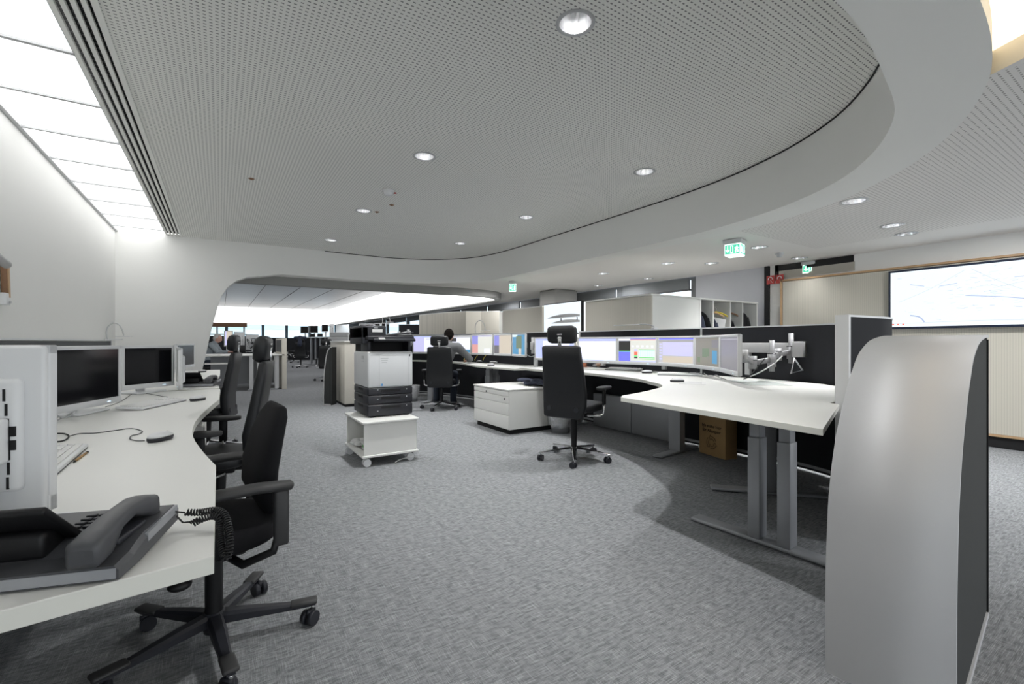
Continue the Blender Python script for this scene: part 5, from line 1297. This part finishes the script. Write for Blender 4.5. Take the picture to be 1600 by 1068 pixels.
# ================================================================== far hall furniture
ZH = .85
def slat_end(m, x0, x1, y, z1):
    n = 6
    for k in range(n + 1): m.box((x0 + (x1 - x0) * k / n, y, z1 / 2), (.075, .05, z1 - .06), M_leg)
a0 = 12.35
r = empty('desk', (0, 0, 0)); tag(r, 'beige edged desk in the far hall where the white haired man sits', 'desk')
MB().box((.45, a0 + .75, ZH - .015), (1.75, 1.5, .03), M_white, bev=.003).build('desktop', r)
m = MB(); m.box((.86, a0 + .06, .02), (.62, .10, .03), M_leg); m.build('foot', r)
for x_ in (.62, .78, .98, 1.16): MB().box((x_, a0 + .06, ZH / 2), (.085, .06, ZH - .05), M_plas2).build('leg', r)
MB().box((.5, a0 + 1.2, .45), (1.4, .03, .75), M_leg).build('modesty_panel', r)
o = MB().box((-.05, a0 + .25, ZH - .20), (.5, .4, .03), M_white, bev=.003); o = o.build('keyboard_shelf', r)
r = empty('desk_partition', (1.32, a0 + .75, 0)); tag(r, 'beige end partition beside the far hall desk', 'partition')
MB().box((0, 0, .62), (.10, 1.5, 1.24), M_creamp, bev=.004).build('panel', r); MB().box((0, 0, 1.05), (.11, 1.2, .3), M_partg).build('felt_panel', r)
for k, (u0, u1, v0, v1, t0, l, c_) in enumerate([(350, 364, 516, 541, 12.9, 'light monitor with a map in the far hall, facing the white haired man', 1), (366, 382, 518, 543, 13.2, 'white monitor seen from behind on the far hall desk', 0), (384, 404, 522, 546, 13.6, 'white monitor seen from behind nearest the cable tangle', 0)]):
    p_, q_ = dp(u0, t0), dp(u1, t0 + .25)
    if c_: monitor(p_ + Vector((.0, .1)), q_ + Vector((0, 0)), zz(v1, t0), zz(v0, t0), l, [(0, 0, 1, 1, E_lil), (.2, .3, 1, 1, E_tan, 2)], desk=ZH, led=False)
    else: monitor(q_, p_, zz(v1, t0), zz(v0, t0), l, desk=ZH, led=False)
m = MB(); random.seed(9)
for k in range(7):
    m.tube(crom([D3(random.uniform(386, 414), random.uniform(528, 545), 12.9 + .1 * k) for _ in range(5)] , 5), .012, M_blk if k % 2 else M_plas2, 5)
m.tube([D3(400, 548, 12.9), D3(400, 540, 12.9)], .02, M_blk, 6)
o = m.build('cable_tangle'); tag(o, 'tangle of black and grey cables on the far hall desk', 'cables')
m = MB(); m.box((0, 0, .0), (.3, .2, .22), M_black, bev=.03); o = m.build('telephone', loc=(*dp(374, 12.6), ZH + .10)); o['label'] = 'black telephone among the monitors of the far hall desk'; o['category'] = 'telephone'
# glass walled booth behind the man
r = empty('glass_booth', (-.6, 21, 0)); tag(r, 'brown framed glazed booth in the far hall behind the white haired man', 'booth')
m = MB(); m.box((-.1, 0, 1.82), (3.2, .2, .16), M_brown); m.box((-.1, 0, 1.45), (3.2, .06, .04), M_plas2); m.build('beam', r)
for x_ in (-1.7, -.6, .5, 1.4): MB().box((x_, 0, .88), (.06, .08, 1.76), M_plas2).build('post', r)
MB().box((-.1, 0, .9), (3.1, .02, 1.7), M_gl).build('glass', r)
r = empty('desk_partition', (.7, 18.0, 0)); tag(r, 'dark felt partition behind the head of the white haired man', 'partition')
MB().box((-.6, 0, .7), (1.9, .05, 1.3), M_part).build('felt_panel', r); MB().box((-.6, 0, .025), (1.9, .06, .05), M_leg).build('rail', r)
# far dark partition and box
p_, q_ = dp(430, 29), dp(464, 29)
r = empty('desk_partition', (0, 0, 0)); tag(r, 'dark blue-grey partition below the far windows', 'partition')
MB().bar((p_.x - 1, p_.y + .7, .71), (q_.x + 6, q_.y - 3.8 + .2, .71), .06, 1.40, M_part).build('felt_panel', r)
p_ = dp(439, 28.3); r = empty('storage_box', (p_.x, p_.y, 0), -.5); tag(r, 'low white box with a yellow-green stripe in front of the far partition', 'box')
MB().box((0, 0, .26), (.70, .4, .52), M_white, bev=.01).build('body', r); MB().box((0, -.202, .43), (.70, .004, .05), mat('lime', (.55, .62, .10), .6, noise=(5, .05))).build('stripe', r); text('OMS', .24, M_blk, r, (.06, -.205, .20), (PI / 2, 0, 0), 'lettering')
# high desk on the right of the hall
td = 24.0
p_, q_ = dp(478, td), dp(548, 21.0); d_ = (q_ - p_).normalized(); ang = math.atan2(d_.y, d_.x); L_ = (q_ - p_).length; zt = 1.40
r = empty('standing_desk', (p_.x, p_.y, 0), ang); tag(r, 'raised white standing desk on slatted grey legs in the far hall', 'desk')
MB().box((L_ / 2, .5, zt - .02), (L_, 1.1, .04), M_white, bev=.005).build('desktop', r)
for k in range(9): MB().box((.2 + k * (L_ - .4) / 8, .2, zt / 2 - .02), (.12, .08, zt - .06), M_leg).build('leg', r)
MB().box((L_ / 2, .8, .75), (L_ - .1, .04, 1.2), M_part).build('modesty_panel', r)
for (u0, u1, v0, v1, t0, l) in [(469.5, 482, 509.5, 520.5, 23.6, 'small black-screened monitor first on the raised far desk'), (484, 497, 508.5, 520, 23.0, 'small black-screened monitor second on the raised far desk'), (502.5, 513, 506.5, 518.5, 22.2, 'small grey-screened monitor tallest on the raised far desk'), (515, 522, 506, 519, 22.0, 'small white monitor turned away on the raised far desk')]:
    a_, b_ = dp(u0, t0), dp(u1, t0)
    if u0 > 514: a_, b_ = b_, a_
    monitor(a_, b_, zz(v1, t0), zz(v0, t0), l, desk=zt, led=False)
for (u, v, t0, l) in [(488, 521, 22.6, 'black desk phone between the small far monitors'), (500, 520, 22.0, 'black speaker box on the raised far desk')]:
    o = MB(); o.box((0, 0, .08), (.22, .18, .16), M_black, bev=.02); o = o.build('telephone' if u < 490 else 'speaker_box', loc=(*dp(u, t0), zt)); tag(o, l, 'telephone' if u < 490 else 'speaker')
exec_chair(dp(470, 20.5), math.radians(75), 'black mesh chair in front of the raised far desk', .06)
exec_chair(dp(458, 25.5), math.radians(150), 'chair with pale seat shell beside the dark far partition', -.02)
exec_chair(dp(511, 13.6), math.radians(75), 'black chair mostly hidden behind the tall tambour cabinet', -.02)
m = MB(); caps(m, [((0, -.2, 0), .08), ((0, .2, 0), .08)], M_navy); caps(m, [((0, 0, .02), .09), ((-.1, 0, -.3), .1)], M_navy); o = m.build('jacket', loc=(*dp(469, 20.3), 1.33), rz=1.3); remesh(o, .03, 3); tag(o, 'dark jacket over the chair at the raised far desk', 'jacket')
r = empty('computer_tower', (*dp(508, 20.2), 0)); tag(r, 'white computer tower on the floor under the raised far desk', 'computer'); MB().box((0, 0, .3), (.28, .5, .58), M_white, bev=.01).build('case', r); MB().box((0, -.252, .42), (.16, .004, .08), M_dk).build('drive_bay', r)
# copier and white equipment on the far counter
p_ = dp(531, 15.5); r = empty('copier', (p_.x, p_.y, 0), -.4); tag(r, 'pale grey copier standing behind the tall tambour cabinet', 'copier')
MB().box((0, 0, .55), (.62, .6, 1.06), M_plas2, bev=.02).build('body', r); MB().box((0, -.02, 1.20), (.66, .6, .20), M_plas2, bev=.02).build('scanner', r); MB().box((0, -.32, 1.16), (.45, .02, .05), M_dk).build('control_panel', r)
MB().box((0.02, 0, 1.40), (.62, .5, .16), M_plas2, bev=.03).build('lid', r)
# desk behind the printer with screens and a lamp
r = empty('desk', (0, 0, 0)); tag(r, 'white desk with screens behind the working man\'s black partition', 'desk')
p_, q_ = dp(556, 14.0), dp(628, 13.0); MB().bar((p_.x, p_.y, .95), (q_.x, q_.y, .95), .8, .035, M_white).build('desktop', r)
for a_ in (p_, q_): MB().box((a_.x, a_.y, .47), (.09, .5, .93), M_leg).build('leg', r)
for (u0, u1, v0, v1, t0, l) in [(561, 584, 505.5, 520, 13.6, 'dark wide monitor just above the printer top'), (585, 594.5, 504.5, 520, 13.3, 'narrow dark monitor second behind the printer'), (595.5, 603, 504, 519, 13.0, 'narrow dark monitor third behind the printer, turned aside')]:
    monitor(dp(u0, t0), dp(u1, t0), zz(v1, t0), zz(v0, t0), l, desk=.97, led=False)
goose_lamp(dp(600, 13.1), .2, zz(506, 13.1), 'small gooseneck lamp standing on the screens behind the printer', 1.3)
r = empty('monitor_mount', (*dp(618, 13.0), .972)); tag(r, 'cluster of white monitor arms and cables behind the printer', 'monitor arm')
m = MB(); m.bar((-.35, 0, .30), (.45, 0, .46), .06, .10, M_plas, .01); m.bar((-.3, -.1, .22), (.3, -.1, .42), .04, .05, M_plas2, .008); m.build('link', r)
for k in range(3): MB().cyl((-.2 + .28 * k, -.05, .25 + .06 * k), (-.2 + .28 * k, -.05, .42 + .06 * k), .04, M_alu, n=12).build('joint', r)
MB().box((0.42, .02, .2), (.08, .08, .55), M_plas, bev=.01).build('post', r); MB().box((.0, .02, .0), (.3, .2, .03), M_plas2).build('base', r)
r = empty('desk_partition', (*dp(640, 13.9), 0), -.55); tag(r, 'dark grey tall partition between the printer and the curved cream cabinet', 'partition')
MB().box((.05, 0, .84), (.75, .06, 1.66), M_part).build('felt_panel', r); MB().box((.05, 0, 1.68), (.77, .07, .02), M_plas2).build('rail', r)
